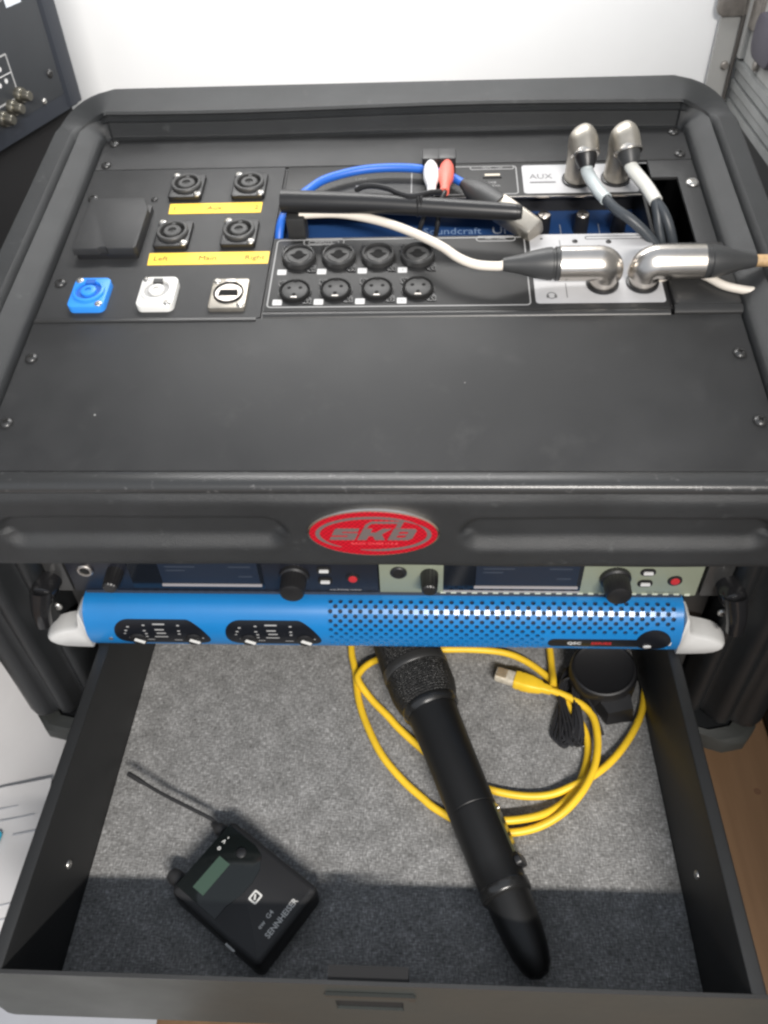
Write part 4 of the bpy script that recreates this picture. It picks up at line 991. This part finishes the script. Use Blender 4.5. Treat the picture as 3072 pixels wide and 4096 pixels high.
# local frame x = along the face, y = up, z = outwards
L3 = Matrix((fd, up_, nn)).transposed().to_4x4()
lc = thing('equipment_case', 'black equipment case at the top left with white lettering and metal sockets', 'equipment case', (-300.1,434.4,50), L3)
b = MB(); b.box(9,620,10,520,-200,-6); b.build('housing', DARK, lc)
b = MB(); b.prism(rrect(24,600,12,500,2),-6.5,-1.5,bev=0.5); fpn = b.build('socket_panel', mat('left_panel_black',(0.040,0.044,0.050),0.5,bump=0.1,var=0.1,vscale=10), lc)
b = MB(); rg = []
for y in (0, 520): rg.append([(24,y,-8),(23,y,-2.5),(20,y,0),(5,y,0.6),(1,y,-1.5),(0,y,-6),(0,y,-200),(8,y,-200),(8,y,-8)])
b.loft(rg); b.build('edge_frame', mat('left_frame_blueblack',(0.018,0.022,0.031),0.5,bump=0.15), lc)
b = MB(); b.box(8,620,-2,12,-200,-2); b.build('bottom_rail', mat('left_frame_blueblack',(0,0,0)), lc)
b = MB(); frame_ring(b, rrect(82,140,28,63,1), rrect(83.4,138.6,29.4,61.6,0.6), -1.6,-1.3); b.build('printed_frame', GPRINT, lc)
b = MB(); b.box(83,120,48.0,48.8,-1.6,-1.3)
for X, Y in ((92,44),(95,54),(101,43),(108,54)): b.prism(circ(X,Y,2.0,12),-1.6,-1.25)
b.build('printed_dots', WPRINT, lc)
# the lettering of this panel faces the rack; it reads along the face
text('MIX OUT','printed_word',8,GPRINT,lc,TR(66,100,-1.4)@RY(pi)@RY(pi),ext=0.03,sx=-1 if False else 1)
b = MB(); b.box(44,64,92,99,-1.6,-1.3); b.build('printed_block', mat('pale_print',(0,0,0)), lc)
sk = None
for i, (X, Y) in enumerate(((83,30),(97,24),(112,20))):
    b = MB(); b.lathe([(6.5,-1.6),(6.5,2.5),(5.6,4),(4.4,4),(4.2,10),(3.6,11),(0.01,11)],20,m=TR(X,Y,0),cap0=False); b.build('jack_socket', mat('dull_brass',(0.20,0.19,0.16),0.35,metal=0.9), lc)
screw_at(lc, 53.5, 15, -1.4, SCREW, 2.6, 1.4); screw_at(lc, 35.5, 33, -1.4, BSCREW, 3.6, 2.0)
b = MB(); b.box(3,620,-440,-2.2,-200,-14); b.build('dark_lower_box', DARK, lc)  # black box standing in for the shaded gap below the case

# right: aluminium flight case
fcz = thing('flight_case', 'silver aluminium flight case with ribbed edge rail at the right of the rack', 'flight case', (352,0,-400))
b = MB(); b.box(6,300,-500,545,6,398); b.build('dark_lower_box', mat('case_dark_side',(0.009,0.010,0.012),0.5,var=0.2), fcz)
rb = MB()
for k in range(5):
    z0 = 392+k*9.5; rb.prism([(0,-500),(0,546)][:0] or [(0,0),(1,0),(1,1),(0,1)],0,0.001) if False else rb.box(-2+ (k%2)*1.6, 8, -500, 546, z0, z0+7.6)
rb.build('ribbed_rail', ALU, fcz)
b = MB(); b.box(3,300,-500,545,438,900); b.build('upper_panel', LAM, fcz)
b = MB(); b.box(-3,5,536,548,440,900); b.box(-26,-4,548,553,300,900); b.build('corner_profile', LAM, fcz)
b = MB(); b.tube([(-5.5,545,395),(-5.0,545,470),(-6,544,520),(-4.5,543,600)],2.0,8); b.build('cord', mat('brown_black_cord',(0.06,0.055,0.05),0.6), fcz)
b = MB(); b.prism(rrect(0,34,0,70,8),0,5,bev=2,m=TR(2.9,547,468)@RZ(-pi/2)@RX(pi/2)); b.prism(rrect(-32,2,0,70,8),0,5,bev=2,m=TR(-1,548,476)@RX(pi/2)); b.build('corner_plate', RUST, fcz)
b = MB(); b.prism(rrect(0,60,0,40,14),0,7,bev=3,m=TR(3,512,451)@RZ(-pi/2)@RX(pi/2)); b.build('catch_dish', PURPLE, fcz)
b = MB(); b.lathe([(5,0),(5,3),(3.4,4.5)],16,m=TR(2.6,493,446)@RY(-pi/2)); b.build('rivet', RUST, fcz)
b = MB(); b.lathe([(4,0),(4,3),(3,4)],16,m=TR(-12,547.5,431)@RX(pi/2)); b.build('rivet', RUST, fcz)

# papers at the lower left
ps = thing('paper_sheets', 'loose white paper sheets on the floor left of the open drawer', 'paper', (-330,-120,-400))
def sheet_mesh(x0,x1,y0,y1,z,rot,amp,seed):
    rnd = random.Random(seed); b = MB(); n = 26; vs = []
    a1,a2,a3 = rnd.uniform(0,6),rnd.uniform(0,6),rnd.uniform(0,6)
    for i in range(n+1):
        for j in range(n+1):
            X = x0+(x1-x0)*i/n; Y = y0+(y1-y0)*j/n
            vs.append((X,Y,z+amp*(1+0.5*math.sin(X*0.05+a1)+0.35*math.sin(Y*0.06+a2)+0.2*math.sin((X+Y)*0.11+a3))))
    b.add(vs,[(i*(n+1)+j,(i+1)*(n+1)+j,(i+1)*(n+1)+j+1,i*(n+1)+j+1) for i in range(n) for j in range(n)], RZ(rot)); return b
sheet_mesh(-160,150,-330,190,1.0,0.05,1.0,1).build('sheet', PAPER2, ps)
sheet_mesh(-170,66,-30,170,3.0,-0.35,2.5,2).build('sheet', PAPER, ps)
sheet_mesh(-150,30,-95,70,7.0,0.25,3.0,3).build('sheet', PAPER, ps)
sheet_mesh(-120,46,-190,-70,3.0,-0.15,2.0,5).build('sheet', PAPER, ps)
sheet_mesh(-60,140,-330,-180,2.5,0.2,2.0,8).build('sheet', PAPER, ps)
b = MB(); b.prism(rrect(-14,6,-4,11,4),0,1.2,m=TR(-20,12,13)); b.build('cyan_print', CYAN, ps)
for k, (X,Y,l) in enumerate(((-10,-40,34),(-16,-52,52),(-30,-66,30),(0,20,28),(-26,36,44),(-20,48,22))):
    MB().box(X,X+l,Y,Y+0.7,12.4,12.9,m=RZ(0.25)).build('printed_line', mat('pencil_grey',(0.40,0.41,0.44),0.7), ps)
# knot and dark gap strip on the brown board
wb = thing('wooden_plank', 'brown wooden board with a dark screw hole right of the drawer', 'board', (325,-120,-400))
b = MB(); b.box(-38,24,-320,220,0.5,14); b.build('board', WOOD, wb)
b = MB(); b.lathe([(3.2,14.0),(3.0,14.3),(0.01,14.1)],14,m=TR(3,75,0),cap0=False); b.build('screw_hole', mat('knot_brown',(0.10,0.05,0.025),0.8), wb)
